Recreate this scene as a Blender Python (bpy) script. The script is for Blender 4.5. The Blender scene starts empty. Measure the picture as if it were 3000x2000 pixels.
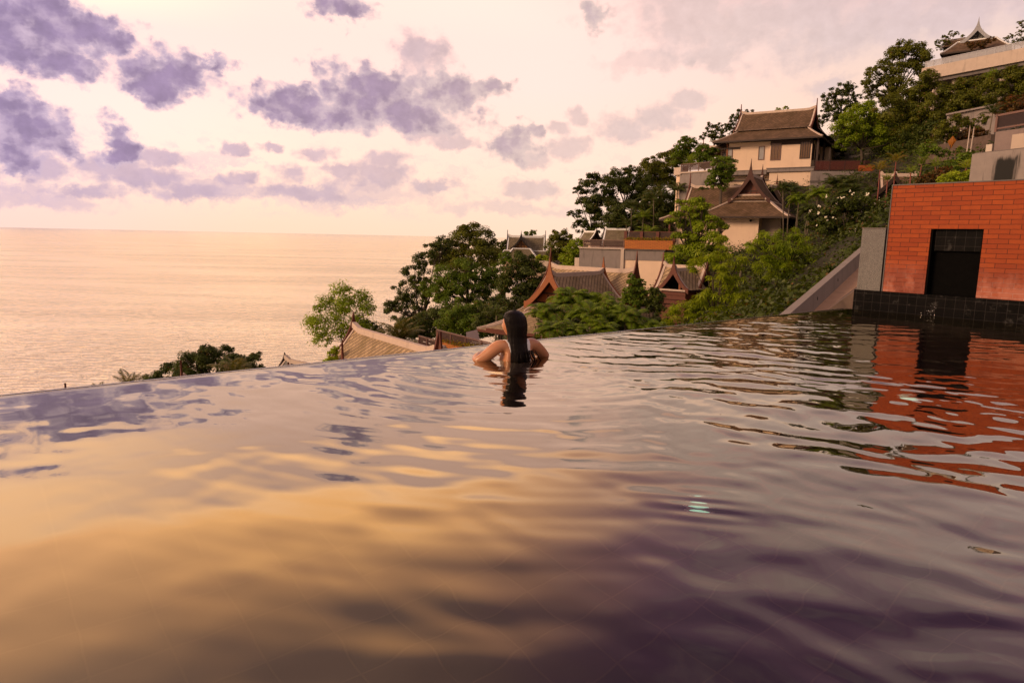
import bpy, bmesh, math, random
import numpy as np
from mathutils import Vector, Matrix
from mathutils.bvhtree import BVHTree
rng = np.random.default_rng(7)
random.seed(7)
scene = bpy.context.scene
COL = scene.collection
rad = math.radians

# ------------------------------------------------------------------ camera
HC = 1.15                                   # camera height over the pool water (z = 0)
PITCH = math.atan(304/2000); ROLL = rad(1.2)
f0 = np.array([0, math.cos(PITCH), -math.sin(PITCH)]); r0 = np.array([1., 0, 0]); u0 = np.array([0, math.sin(PITCH), math.cos(PITCH)])
cr = r0*math.cos(ROLL)+u0*math.sin(ROLL); cu = -r0*math.sin(ROLL)+u0*math.cos(ROLL)
cam_d = bpy.data.cameras.new('camera'); cam = bpy.data.objects.new('camera', cam_d); COL.objects.link(cam)
cam_d.lens = 24; cam_d.sensor_width = 36; cam_d.clip_start = 0.05; cam_d.clip_end = 300000
M = Matrix(((cr[0], cu[0], -f0[0], 0), (cr[1], cu[1], -f0[1], 0), (cr[2], cu[2], -f0[2], HC), (0, 0, 0, 1)))
cam.matrix_world = M
scene.camera = cam
CAM = np.array([0, 0, HC])
# survey helpers: sight lines turned into places on the ground plan
def ray(x, y): return f0+(x-1500)/2000*cr+(1000-y)/2000*cu
def P(x, y, Y):
    d = ray(x, y); return CAM+d*(Y/d[1])
def Wz(x, y, z=0.):
    d = ray(x, y); return CAM+d*((z-HC)/d[2])
def PL(x, y, p0, n):
    d = ray(x, y); return CAM+d*(np.dot(np.array(p0)-CAM, n)/np.dot(d, n))

# ------------------------------------------------------------------ light and exposure
vs = scene.view_settings
vs.view_transform = 'Standard'; vs.look = 'None'; vs.exposure = 0.0; vs.gamma = 1; vs.use_curve_mapping = False
SUN_AZ, SUN_EL = rad(-116), rad(22)          # soft fill sun added behind left, off the sea glow, to light near sides
sd = bpy.data.lights.new('sun', 'SUN'); so = bpy.data.objects.new('sun', sd); COL.objects.link(so)
sd.energy = 2.6; sd.angle = rad(18); sd.color = (1.0, 0.66, 0.40)
sdir = Vector((math.sin(SUN_AZ)*math.cos(SUN_EL), math.cos(SUN_AZ)*math.cos(SUN_EL), math.sin(SUN_EL)))
so.rotation_euler = sdir.to_track_quat('Z', 'Y').to_euler()

# ------------------------------------------------------------------ node helper
class NT:
    def __init__(s, nt): s.nt = nt; s.n = nt.nodes; s.l = nt.links
    def add(s, t, **kw):
        nd = s.n.new(t)
        for k, v in kw.items(): setattr(nd, k, v)
        return nd
    def put(s, sock, v):
        if isinstance(v, bpy.types.NodeSocket): s.l.new(v, sock)
        elif v is not None:
            if hasattr(sock.default_value, '__len__') and not hasattr(v, '__len__'): sock.default_value = [v]*len(sock.default_value)
            elif hasattr(v, '__len__') and len(sock.default_value) == 4 and len(v) == 3: sock.default_value = (*v, 1)
            else: sock.default_value = v
    def m(s, op, a, b=None, c=None, clamp=False):
        nd = s.add('ShaderNodeMath', operation=op, use_clamp=clamp)
        for i, v in enumerate((a, b, c)):
            if v is not None: s.put(nd.inputs[i], v)
        return nd.outputs[0]
    def v(s, op, a, b=None, scale=None):
        nd = s.add('ShaderNodeVectorMath', operation=op)
        s.put(nd.inputs[0], a)
        if b is not None: s.put(nd.inputs[1], b)
        if scale is not None: s.put(nd.inputs['Scale'], scale)
        return nd.outputs['Value'] if op in ('LENGTH', 'DISTANCE', 'DOT_PRODUCT') else nd.outputs[0]
    def noise(s, vec, scale, detail=3, rough=.55, dist=0., dim='3D', w=None):
        nd = s.add('ShaderNodeTexNoise', noise_dimensions=dim)
        if vec is not None: s.put(nd.inputs['Vector'], vec)
        nd.inputs['Scale'].default_value = scale; nd.inputs['Detail'].default_value = detail
        nd.inputs['Roughness'].default_value = rough; nd.inputs['Distortion'].default_value = dist
        return nd.outputs['Fac'], nd.outputs['Color']
    def ramp(s, fac, stops, interp='LINEAR'):
        nd = s.add('ShaderNodeValToRGB'); nd.color_ramp.interpolation = interp
        el = nd.color_ramp.elements
        while len(el) < len(stops): el.new(.5)
        for e, (p, c) in zip(el, stops):
            e.position = p; e.color = (c, c, c, 1) if not hasattr(c, '__len__') else ((*c, 1) if len(c) == 3 else c)
        s.put(nd.inputs[0], fac); return nd.outputs[0]
    def mix(s, fac, a, b, blend='MIX'):
        nd = s.add('ShaderNodeMix', data_type='RGBA', blend_type=blend, clamp_factor=True)
        s.put(nd.inputs[0], fac); s.put(nd.inputs[6], a); s.put(nd.inputs[7], b); return nd.outputs[2]
    def smooth(s, x, a, b):
        nd = s.add('ShaderNodeMapRange', interpolation_type='SMOOTHSTEP', clamp=True)
        s.put(nd.inputs[0], x); nd.inputs[1].default_value = a; nd.inputs[2].default_value = b
        nd.inputs[3].default_value = 0; nd.inputs[4].default_value = 1; return nd.outputs[0]

# ------------------------------------------------------------------ sky
world = bpy.data.worlds.new('World'); scene.world = world; world.use_nodes = True
def azel(x, y):
    d = ray(x, y); return math.degrees(math.atan2(d[0], d[1])), math.degrees(math.asin(d[2]/np.linalg.norm(d)))
def make_sky():
    t = NT(world.node_tree); t.n.clear()
    D = t.add('ShaderNodeTexCoord').outputs['Generated']
    D = t.v('NORMALIZE', D)
    sp = t.add('ShaderNodeSeparateXYZ'); t.l.new(D, sp.inputs[0])
    X, Y, Z = sp.outputs
    el = t.m('MULTIPLY', t.m('ARCSINE', Z), 57.29578)
    az = t.m('MULTIPLY', t.m('ARCTAN2', X, Y), 57.29578)
    ela = t.m('MAXIMUM', el, 0.)
    # warm low, cooler to the right; unseen band above brightened orange for pool reflections
    e01 = t.m('DIVIDE', ela, 90.)
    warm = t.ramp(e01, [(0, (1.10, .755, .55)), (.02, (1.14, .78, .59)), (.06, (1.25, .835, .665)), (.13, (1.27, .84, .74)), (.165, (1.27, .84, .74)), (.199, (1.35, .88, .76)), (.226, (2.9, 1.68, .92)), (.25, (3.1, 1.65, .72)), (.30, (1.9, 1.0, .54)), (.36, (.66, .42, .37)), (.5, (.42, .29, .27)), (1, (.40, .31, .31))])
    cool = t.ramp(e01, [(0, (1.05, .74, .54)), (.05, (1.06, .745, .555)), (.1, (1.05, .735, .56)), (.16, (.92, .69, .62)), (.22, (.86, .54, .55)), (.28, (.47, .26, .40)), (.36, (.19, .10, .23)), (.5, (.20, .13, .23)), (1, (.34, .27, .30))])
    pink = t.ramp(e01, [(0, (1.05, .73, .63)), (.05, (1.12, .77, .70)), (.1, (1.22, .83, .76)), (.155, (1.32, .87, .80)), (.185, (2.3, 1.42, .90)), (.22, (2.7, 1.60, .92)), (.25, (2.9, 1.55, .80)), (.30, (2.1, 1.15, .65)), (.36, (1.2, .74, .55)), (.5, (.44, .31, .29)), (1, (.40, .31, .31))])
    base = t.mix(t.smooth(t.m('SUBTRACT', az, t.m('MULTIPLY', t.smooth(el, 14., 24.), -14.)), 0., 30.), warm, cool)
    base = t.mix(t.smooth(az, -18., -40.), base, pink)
    back = t.m('ABSOLUTE', az)
    base = t.mix(t.smooth(back, 50., 110.), base, (.50, .35, .29))
    # glow behind the left clouds
    gl = t.v('DISTANCE', t.v('MULTIPLY', t.add('ShaderNodeCombineXYZ').outputs[0], (1, 1, 1)), (0, 0, 0))
    cxyz = [n for n in t.n if n.type == 'COMBXYZ'][0]
    t.l.new(az, cxyz.inputs[0]); t.l.new(el, cxyz.inputs[1])
    A = cxyz.outputs[0]
    def ell(x, y, rx, ry, vec):
        u, v = azel(x, y); a = rx/2000*57.3*math.cos(rad(u))**2; b = ry/2000*57.3*math.cos(rad(u))
        return t.v('DISTANCE', t.v('MULTIPLY', vec, (1/a, 1/b, 0)), (u/a, v/b, 0))
    glow = t.m('MULTIPLY', t.m('EXPONENT', t.m('MULTIPLY', t.m('POWER', ell(420, 400, 620, 170, A), 2.), -1.)), .10)
    base = t.v('ADD', base, t.v('SCALE', (1., .80, .72), scale=glow))
    # warped coordinates make ragged cumulus edges
    q = t.v('MULTIPLY', A, (1, 1.2, 1))
    n1, c1 = t.noise(q, .19, 3, .6)
    n2, c2 = t.noise(q, .75, 5, .62, .25)
    w1 = t.v('SCALE', t.v('SUBTRACT', c1, (.5, .5, .5)), scale=3.4)
    w2 = t.v('SCALE', t.v('SUBTRACT', c2, (.5, .5, .5)), scale=2.1)
    n4, c4 = t.noise(q, 2.6, 4, .65)
    w2 = t.v('ADD', w2, t.v('SCALE', t.v('SUBTRACT', c4, (.5, .5, .5)), scale=.40))
    B = t.v('ADD', t.v('ADD', A, w1), w2)
    B2 = t.v('ADD', t.v('ADD', A, t.v('SCALE', w1, scale=.35)), t.v('SCALE', w2, scale=.62))
    big = [(110, 62, 250, 88), (60, 130, 170, 85), (270, 95, 120, 70), (180, 190, 110, 60), (470, 205, 165, 70), (440, 250, 110, 48), (630, 172, 60, 22),
           (80, 400, 175, 85), (30, 330, 90, 80), (40, 480, 90, 55), (345, 405, 62, 60), (330, 450, 60, 26),
           (870, 305, 170, 62), (1080, 270, 170, 88), (1190, 330, 200, 62), (1330, 265, 150, 58), (1440, 245, 60, 25), (1000, 335, 230, 52),
           (1500, 430, 85, 50), (1530, 385, 44, 30), (1000, 25, 90, 42), (1740, 40, 50, 40)]
    mid = [(330, 490, 110, 34), (480, 462, 85, 26), (420, 515, 150, 30), (150, 505, 80, 36), (1090, 508, 120, 38), (1130, 470, 60, 28), (1010, 500, 60, 22), (680, 440, 42, 16), (790, 430, 36, 12), (930, 452, 60, 20), (1660, 432, 60, 32), (1560, 470, 60, 26), (1830, 375, 95, 34), (1930, 345, 90, 38), (2020, 295, 60, 34), (1690, 335, 34, 26), (1640, 375, 40, 20), (700, 520, 70, 22), (860, 505, 70, 24), (1240, 150, 70, 45), (1260, 385, 90, 36), (1330, 420, 60, 22), (1560, 555, 90, 26), (1270, 545, 70, 20), (560, 560, 120, 24), (870, 560, 130, 22), (250, 560, 110, 22)]
    soft = [(640, 545, 300, 34), (1060, 560, 260, 34), (1860, 360, 120, 42), (1240, 150, 75, 62), (120, 590, 220, 30), (1500, 605, 220, 18), (1900, 180, 120, 30)]
    bank = [(2250, 60, 400, 95), (2430, 105, 300, 80), (2000, 15, 160, 60), (2120, 150, 140, 40), (2440, 240, 90, 24), (2750, 60, 220, 60), (3300, -150, 700, 160), (2700, -260, 600, 140)]
    def union(lst, vec):
        d = None
        for e in lst:
            x = ell(*e, vec); d = x if d is None else t.m('SMOOTH_MIN', d, x, .22)
        return d
    nf, _ = t.noise(q, 2.2, 4, .6)
    nf = t.m('MULTIPLY', t.m('SUBTRACT', nf, .5), .36)
    nl = t.m('MULTIPLY', t.m('SUBTRACT', n1, .5), 1.5)
    vo = t.add('ShaderNodeTexVoronoi', feature='SMOOTH_F1', voronoi_dimensions='2D'); t.l.new(t.v('ADD', q, t.v('SCALE', w2, scale=.5)), vo.inputs['Vector']); vo.inputs['Scale'].default_value = .55; vo.inputs['Detail'].default_value = 2.5; vo.inputs['Roughness'].default_value = .55; vo.inputs['Smoothness'].default_value = .35
    puff = t.m('MULTIPLY', t.m('SUBTRACT', vo.outputs['Distance'], .68), .58)
    nf = t.m('ADD', nf, puff)
    db = t.m('ADD', union(big, B), nf); ds = t.m('ADD', union(soft, B), nf); dm = t.m('ADD', t.m('ADD', union(mid, B2), nf), t.m('MULTIPLY', nl, .6)); dk = t.m('ADD', t.m('ADD', union(bank, B), nf), nl)
    mb = t.smooth(db, 1.30, .74); ms = t.m('MULTIPLY', t.smooth(ds, 1.45, .5), .55)
    mm = t.m('MULTIPLY', t.smooth(dm, 1.4, .55), .80); mk = t.m('MULTIPLY', t.smooth(dk, 1.5, .35), .72)
    core = t.smooth(t.m('ADD', t.m('ADD', db, nl), t.m('MULTIPLY', puff, .5)), 1.2, .2)
    # generic broken cloud away from the framed part of the sky
    n3, _ = t.noise(t.v('MULTIPLY', D, (1, 1, 2.4)), 3.2, 6, .6, .3)
    gen = t.m('MULTIPLY', t.smooth(n3, .47, .66), t.m('MAXIMUM', t.m('MULTIPLY', t.smooth(el, 18., 30.), t.smooth(az, -25., 15.)), t.smooth(back, 48., 75.)))
    az01 = t.m('DIVIDE', t.m('ADD', az, 45.), 90.)
    ccol = t.ramp(az01, [(0, (.34, .25, .41)), (.2, (.36, .255, .395)), (.38, (.41, .29, .39)), (.52, (.60, .44, .45)), (.68, (.66, .52, .50)), (1, (.60, .47, .54))])
    ecol = t.ramp(az01, [(0, (.66, .50, .68)), (.3, (.74, .56, .62)), (.5, (.82, .62, .56)), (1, (.80, .62, .60))])
    lump, _ = t.noise(q, .55, 4, .6)
    ccol = t.v('SCALE', ccol, scale=t.m('ADD', t.m('MULTIPLY', t.m('ADD', lump, n2), .55), .50))
    n5, _ = t.noise(t.v('MULTIPLY', B, (.30, 1.0, 1)), .62, 5, .62, .3)
    band = t.m('MULTIPLY', t.m('MULTIPLY', t.smooth(n5, .49, .66), t.m('MULTIPLY', t.smooth(el, .7, 2.6), t.smooth(el, 8.5, 4.5))), .50)
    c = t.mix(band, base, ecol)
    c = t.mix(ms, c, t.mix(.75, ccol, ecol))
    c = t.mix(mk, c, t.mix(.35, ccol, ecol))
    c = t.mix(mm, c, t.mix(t.m('ADD', .35, t.m('MULTIPLY', lump, .5)), ccol, ecol))
    c = t.mix(mb, c, t.mix(core, ecol, ccol))
    c = t.mix(t.m('MULTIPLY', gen, .55), c, t.mix(.5, ccol, (.62, .48, .50)))
    # a thin share of the physical twilight sky
    sk = t.add('ShaderNodeTexSky', sky_type='NISHITA', sun_disc=False, sun_elevation=SUN_EL, sun_rotation=SUN_AZ)
    c = t.v('ADD', c, t.v('SCALE', sk.outputs[0], scale=.0007))
    below = t.smooth(el, -.15, -2.)
    c = t.mix(below, c, (.55, .42, .32))
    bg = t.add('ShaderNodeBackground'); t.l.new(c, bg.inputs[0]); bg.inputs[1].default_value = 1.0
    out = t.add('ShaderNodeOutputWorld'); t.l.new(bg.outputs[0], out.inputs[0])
make_sky()
world.cycles.sampling_method = 'MANUAL'; world.cycles.sample_map_resolution = 512

# ------------------------------------------------------------------ materials
MATS = {}
def mat(name, col, rough=.7, var=.25, scale=3., bump=0., bscale=40., spec=.4, stain=0., stain_col=(.03, .028, .025), metal=0.):
    if name in MATS: return MATS[name]
    m = bpy.data.materials.new(name); m.use_nodes = True; t = NT(m.node_tree); t.n.clear()
    co = t.add('ShaderNodeNewGeometry').outputs['Position']
    n, _ = t.noise(co, scale, 5, .6)
    c = t.mix(n, tuple(x*(1-var) for x in col), tuple(min(1, x*(1+var)) for x in col))
    if stain:
        s1, _ = t.noise(t.v('MULTIPLY', co, (1.6, 1.6, .22)), 1.3, 5, .65)
        c = t.mix(t.m('MULTIPLY', t.smooth(s1, .52, .74), stain), c, stain_col)
    b = t.add('ShaderNodeBsdfPrincipled'); t.put(b.inputs['Base Color'], c)
    b.inputs['Roughness'].default_value = rough; b.inputs['Specular IOR Level'].default_value = spec; b.inputs['Metallic'].default_value = metal
    if bump:
        bn, _ = t.noise(co, bscale, 4, .6)
        bp = t.add('ShaderNodeBump'); bp.inputs['Strength'].default_value = bump; bp.inputs['Distance'].default_value = .02
        t.l.new(bn, bp.inputs['Height']); t.l.new(bp.outputs[0], b.inputs['Normal'])
    o = t.add('ShaderNodeOutputMaterial'); t.l.new(b.outputs[0], o.inputs[0]); MATS[name] = m; return m

def tile_mat(name, col, su, sv, line=.35):
    """lapped diamond clay tiles, laid out in metres along ridge (u) and slope (v)"""
    m = bpy.data.materials.new(name); m.use_nodes = True; t = NT(m.node_tree); t.n.clear()
    uv = t.add('ShaderNodeUVMap').outputs[0]
    sp = t.add('ShaderNodeSeparateXYZ'); t.l.new(uv, sp.inputs[0])
    a = t.m('ADD', t.m('MULTIPLY', sp.outputs[0], .72/su), t.m('MULTIPLY', sp.outputs[1], 1.0/sv))
    b_ = t.m('SUBTRACT', t.m('MULTIPLY', sp.outputs[0], .72/su), t.m('MULTIPLY', sp.outputs[1], 1.0/sv))
    fa = t.m('FRACT', a); fb = t.m('FRACT', b_)
    h = t.m('MINIMUM', fa, fb)
    gap = t.m('MAXIMUM', t.smooth(fa, .30, .0), t.m('MULTIPLY', t.smooth(fb, .22, 0.), .35))
    cell = t.add('ShaderNodeCombineXYZ'); t.l.new(t.m('FLOOR', a), cell.inputs[0]); t.l.new(t.m('FLOOR', b_), cell.inputs[1])
    wn = t.add('ShaderNodeTexWhiteNoise', noise_dimensions='2D'); t.l.new(cell.outputs[0], wn.inputs[0])
    co = t.add('ShaderNodeNewGeometry').outputs['Position']
    n, _ = t.noise(co, .7, 5, .65)
    c = t.mix(wn.outputs[0], tuple(x*.78 for x in col), tuple(x*1.2 for x in col))
    c = t.mix(t.smooth(n, .45, .7), c, (col[0]*.62, col[1]*.62, col[2]*.5))
    c = t.mix(t.m('MULTIPLY', gap, 1.), c, tuple(x*line for x in col))
    bp = t.add('ShaderNodeBump'); bp.inputs['Strength'].default_value = .7; bp.inputs['Distance'].default_value = .05
    t.l.new(t.m('SUBTRACT', 1., gap), bp.inputs['Height'])
    b = t.add('ShaderNodeBsdfPrincipled'); t.put(b.inputs['Base Color'], c); b.inputs['Roughness'].default_value = .75
    b.inputs['Specular IOR Level'].default_value = .25
    t.l.new(bp.outputs[0], b.inputs['Normal'])
    o = t.add('ShaderNodeOutputMaterial'); t.l.new(b.outputs[0], o.inputs[0]); MATS[name] = m; return m

def leaf_mat(name, c1, c2, trans=.35, dry=.04, dry_col=(.16, .09, .02), spec=.3):
    m = bpy.data.materials.new(name); m.use_nodes = True; t = NT(m.node_tree); t.n.clear()
    g = t.add('ShaderNodeNewGeometry')
    rnd = g.outputs['Random Per Island']
    n, _ = t.noise(g.outputs['Position'], .55, 2, .5)
    f = t.m('ADD', t.m('MULTIPLY', rnd, .6), t.m('MULTIPLY', t.smooth(n, .3, .7), .4))
    c = t.mix(f, c1, c2)
    c = t.mix(t.m('GREATER_THAN', t.m('FRACT', t.m('MULTIPLY', rnd, 37.7)), 1-dry), c, dry_col)
    d = t.add('ShaderNodeBsdfPrincipled'); t.put(d.inputs['Base Color'], c); d.inputs['Roughness'].default_value = .5; d.inputs['Specular IOR Level'].default_value = spec
    tr = t.add('ShaderNodeBsdfTranslucent'); t.put(tr.inputs[0], t.v('MULTIPLY', c, (1.25, 1.2, .5)))
    mx = t.add('ShaderNodeMixShader'); mx.inputs[0].default_value = trans
    t.l.new(d.outputs[0], mx.inputs[1]); t.l.new(tr.outputs[0], mx.inputs[2])
    o = t.add('ShaderNodeOutputMaterial'); t.l.new(mx.outputs[0], o.inputs[0]); MATS[name] = m; return m

WALL = mat('cream_render', (.76, .56, .42), .85, .10, .8, .15, 30, stain=.22, stain_col=(.40, .26, .17))
CONC = mat('weathered_concrete', (.24, .20, .19), .85, .22, 1.6, .3, 25, stain=.55)
CONCD = mat('dark_concrete', (.15, .125, .12), .85, .25, 2., .3, 25, stain=.5)
CONCL = mat('pale_concrete', (.50, .40, .34), .85, .15, 2., .25, 30, stain=.25)
TRIM = mat('pale_mortar', (.56, .43, .36), .8, .15, 4., .2, 30, stain=.25)
TRIMW = mat('white_mortar', (.78, .76, .76), .75, .08, 4.)
WOODR = mat('red_stained_wood', (.115, .026, .012), .55, .35, 6., .2, 40, stain=.15, stain_col=(.25, .16, .12))
WOODRL = mat('orange_teak', (.26, .075, .02), .55, .3, 6., .2, 40)  # lighter, more orange wood than the red-stained boards
WOODD = mat('dark_wood', (.030, .014, .010), .6, .3, 8.)
SLAT = mat('dark_brown_slats', (.050, .020, .016), .6, .25, 10.)
METB = mat('brown_painted_metal', (.16, .085, .068), .5, .15, 8.)
GREYM = mat('blue_grey_painted_metal', (.38, .38, .42), .5, .08, 8.)
GLASS = mat('window_glass', (.12, .12, .13), .08, .1, 2., spec=.9)
CURT = mat('curtained_glass', (.32, .30, .30), .25, .2, 5., spec=.6)
AMBG = mat('amber_blinds_behind_glass', (.13, .060, .018), .25, .5, 6., spec=.7)
DARK = mat('shadowed_interior', (.012, .010, .009), .8, .2, 5.)
BARK = mat('bark', (.075, .055, .040), .9, .35, 8., .5, 30)
BARKP = mat('pale_bark', (.20, .15, .11), .9, .3, 8., .4, 30)
PALMT = mat('palm_trunk', (.13, .10, .07), .9, .3, 9., .4, 30)
ROOF_H1 = tile_mat('roof_tiles_brown', (.15, .090, .054), .34, .44, .25)
ROOF_FAR = tile_mat('roof_tiles_olive', (.20, .155, .10), .26, .34)
ROOF_N = tile_mat('roof_tiles_near', (.38, .265, .16), .36, .44, .10)
ROOF_G = tile_mat('roof_tiles_grey', (.20, .185, .17), .26, .34)
L_DARK = leaf_mat('leaves_dark', (.030, .046, .006), (.10, .13, .013), .3)
L_OLIVE = leaf_mat('leaves_olive', (.065, .080, .007), (.20, .215, .016), .34, .05)
L_MID = leaf_mat('leaves_mid', (.065, .115, .009), (.20, .29, .018), .38)
L_BRIGHT = leaf_mat('leaves_bright', (.20, .28, .010), (.46, .54, .026), .45, .03, (.26, .22, .02))
L_FRESH = leaf_mat('leaves_fresh', (.14, .22, .010), (.38, .48, .022), .42, .03)
L_PALM = leaf_mat('palm_leaves', (.085, .15, .008), (.27, .37, .018), .42, .05, (.24, .17, .05))
L_PALMD = leaf_mat('palm_leaves_dark', (.032, .055, .008), (.10, .135, .015), .32, .04)
L_COCO = leaf_mat('coconut_leaves', (.06, .07, .014), (.17, .16, .04), .35, .10, (.30, .20, .09))
L_YEL = leaf_mat('yellow_leaves', (.16, .15, .008), (.36, .28, .012), .4, .1, (.35, .12, .01))
L_ROSY = leaf_mat('reddish_foliage', (.06, .05, .010), (.17, .085, .015), .3, .12, (.22, .06, .012))

# ------------------------------------------------------------------ mesh helpers
class MB:
    def __init__(s): s.v = []; s.f = []; s.uv = []
    def add(s, vs, fs, uvs=None):
        o = len(s.v); s.v += [tuple(map(float, p)) for p in vs]
        for k, f in enumerate(fs):
            s.f.append([i+o for i in f]); s.uv.append(uvs[k] if uvs else None)
        return s
    def quad(s, a, b, c, d, uv=None): return s.add([a, b, c, d], [[0, 1, 2, 3]], [uv] if uv else None)
    def box(s, c, ax, ay, az):
        c, ax, ay, az = map(np.array, (c, ax, ay, az))
        p = [c+i*ax+j*ay+k*az for k in (-1, 1) for j in (-1, 1) for i in (-1, 1)]
        return s.add(p, [[0, 2, 3, 1], [4, 5, 7, 6], [0, 1, 5, 4], [1, 3, 7, 5], [3, 2, 6, 7], [2, 0, 4, 6]])
    def beam(s, a, b, w, h, up=(0, 0, 1)):
        a, b = np.array(a, float), np.array(b, float); d = b-a; L = np.linalg.norm(d); d /= L
        sd_ = np.cross(d, up); n = np.linalg.norm(sd_)
        sd_ = np.array([1., 0, 0]) if n < 1e-6 else sd_/n
        up2 = np.cross(sd_, d)
        return s.box((a+b)/2, d*L/2, sd_*w/2, up2*h/2)
    def prism(s, poly, off):
        n = len(poly); poly = [np.array(p, float) for p in poly]; off = np.array(off, float)
        return s.add(poly+[p+off for p in poly], [list(range(n))[::-1], list(range(n, 2*n))]+[[i, (i+1) % n, n+(i+1) % n, n+i] for i in range(n)])
    def tube(s, pts, rs, k=6):
        pts = [np.array(p, float) for p in pts]; n = len(pts); rings = []
        for i, p in enumerate(pts):
            d = pts[min(i+1, n-1)]-pts[max(i-1, 0)]; d = d/(np.linalg.norm(d)+1e-9)
            a = np.cross(d, (0.31, .11, 1.) if abs(d[2]) < .9 else (1., .2, 0)); a /= np.linalg.norm(a); b = np.cross(d, a)
            rings.append([p+rs[i]*(math.cos(q)*a+math.sin(q)*b) for q in np.arange(k)*2*math.pi/k])
        vs_ = [q for r_ in rings for q in r_]; fs = []
        for i in range(n-1):
            for j in range(k): fs.append([i*k+j, i*k+(j+1) % k, (i+1)*k+(j+1) % k, (i+1)*k+j])
        fs.append(list(range(k))[::-1]); fs.append([(n-1)*k+j for j in range(k)])
        return s.add(vs_, fs)
    def lathe(s, c, prof, k=20):
        vs_ = []; fs = []; n = len(prof)
        for (r_, z) in prof:
            for j in range(k): vs_.append((c[0]+r_*math.cos(2*math.pi*j/k), c[1]+r_*math.sin(2*math.pi*j/k), c[2]+z))
        for i in range(n-1):
            for j in range(k): fs.append([i*k+j, i*k+(j+1) % k, (i+1)*k+(j+1) % k, (i+1)*k+j])
        fs.append(list(range(k))[::-1]); fs.append([(n-1)*k+j for j in range(k)])
        return s.add(vs_, fs)
def wloc(o):
    l = Vector((0, 0, 0))
    while o is not None: l = l+o.location; o = o.parent
    return np.array(l)
def build(name, mb, m, parent=None, smooth=False):
    me = bpy.data.meshes.new(name); off = wloc(parent) if parent else np.zeros(3)
    me.from_pydata([tuple(np.array(v)-off) for v in mb.v], [], mb.f)
    if any(u is not None for u in mb.uv):
        ul = me.uv_layers.new(name='UVMap'); i = 0
        for k, f in enumerate(mb.f):
            for j in range(len(f)):
                if mb.uv[k] is not None: ul.data[i].uv = mb.uv[k][j]
                i += 1
    if m: me.materials.append(m)
    if smooth: me.polygons.foreach_set('use_smooth', [True]*len(me.polygons))
    me.update()
    o = bpy.data.objects.new(name, me); COL.objects.link(o)
    if parent: o.parent = parent
    return o
def build_np(name, V, Q, m, parent=None, smooth=False):
    """V (n,3) points, Q (k,4) quads"""
    me = bpy.data.meshes.new(name); off = wloc(parent) if parent else np.zeros(3)
    V = (np.asarray(V)-off).astype(np.float32); Q = np.asarray(Q, dtype=np.int32); k = Q.shape[1]
    me.vertices.add(len(V)); me.vertices.foreach_set('co', V.ravel())
    me.loops.add(Q.size); me.loops.foreach_set('vertex_index', Q.ravel())
    me.polygons.add(len(Q)); me.polygons.foreach_set('loop_start', np.arange(0, Q.size, k, dtype=np.int32))
    if smooth: me.polygons.foreach_set('use_smooth', np.ones(len(Q), bool))
    me.update(calc_edges=True); me.validate()
    if m: me.materials.append(m)
    o = bpy.data.objects.new(name, me); COL.objects.link(o)
    if parent: o.parent = parent
    return o
def empty(name, loc):
    o = bpy.data.objects.new(name, None); COL.objects.link(o); o.location = tuple(map(float, loc)); o.empty_display_size = .3; return o
def tag(o, label, cat, group=None):
    o['label'] = label; o['category'] = cat
    if group: o['group'] = group
    return o
def kind(o, k): o['kind'] = k; return o
def thing(name, label, cat, loc, group=None): return tag(empty(name, loc), label, cat, group)

# ------------------------------------------------------------------ terrain
TP = [(-4, 3, -4.5), (0, 9, -4.2), (4, 13, -3.6), (7, 15, -2.2), (10, 13, -.3), (16, 16, 1.2), (8, 20, -2.6), (12, 26, -1.2), (20, 26, 2.2), (14, 2, -.3), (20, -6, 0), (-16, -6, -6), (-10, 12, -8), (-8, 25, -9.5),
      (-8, 42, -10.5), (-14, 50, -14), (-18, 55, -18), (2, 30, -6.2), (4, 38, -7.5), (6, 58, -9), (0, 52, -11), (10, 42, -5.5), (14, 46, -4.5), (18, 52, -2.5), (12, 70, -8.5), (12, 84, -6.5), (22, 78, -1), (28, 84, .3), (20, 96, 0), (26, 90, 4.5), (36, 98, 9), (44, 98, 10.5), (40, 80, 6.5), (30, 66, 2.0), (26, 57, .2), (31, 52, 6.0), (36, 57, 7.6), (33, 46, 5.6), (27, 45, 3.6), (44, 62, 9.), (34, 44, 4), (28, 34, 3.), (50, 80, 14), (62, 92, 20), (70, 110, 27), (76, 100, 27), (56, 110, 20), (40, 115, 12), (26, 122, 7), (16, 120, 1), (2, 122, -8), (6, 104, -8), (-5, 88, -17), (-12, 92, -24), (-10, 78, -18), (2, 80, -12), (-28, 70, -34), (-40, 50, -40), (-45, 25, -40), (-30, 15, -20), (-12, 120, -40), (-2, 145, -42), (14, 160, -40), (35, 170, -30), (60, 160, 10), (95, 130, 32), (110, 90, 36), (90, 60, 26), (60, 40, 12), (60, 10, 6), (60, -30, 4), (20, -40, 2), (-20, -40, -14), (-60, -40, -50), (-70, 10, -58), (-65, 60, -60), (-45, 100, -62), (-25, 140, -62), (0, 185, -62), (40, 215, -62), (100, 190, -10)]
TPa = np.array(TP, float)
def _k(a, b): return np.sqrt(((a[:, None, :2]-b[None, :, :2])**2).sum(-1)+4.)
_Wt = np.linalg.solve(_k(TPa, TPa)-np.eye(len(TPa))*.3, TPa[:, 2]+10)
def ground(x, y): return float(_k(np.array([[x, y]]), TPa)[0]@_Wt-10)
nx, ny = 190, 200
gx = np.linspace(-75, 115, nx); gy = np.linspace(-40, 215, ny)
GX, GY = np.meshgrid(gx, gy)
pts = np.stack([GX.ravel(), GY.ravel()], 1)
GZ = np.concatenate([_k(c, TPa)@_Wt for c in np.array_split(pts, 40)])-10
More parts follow.
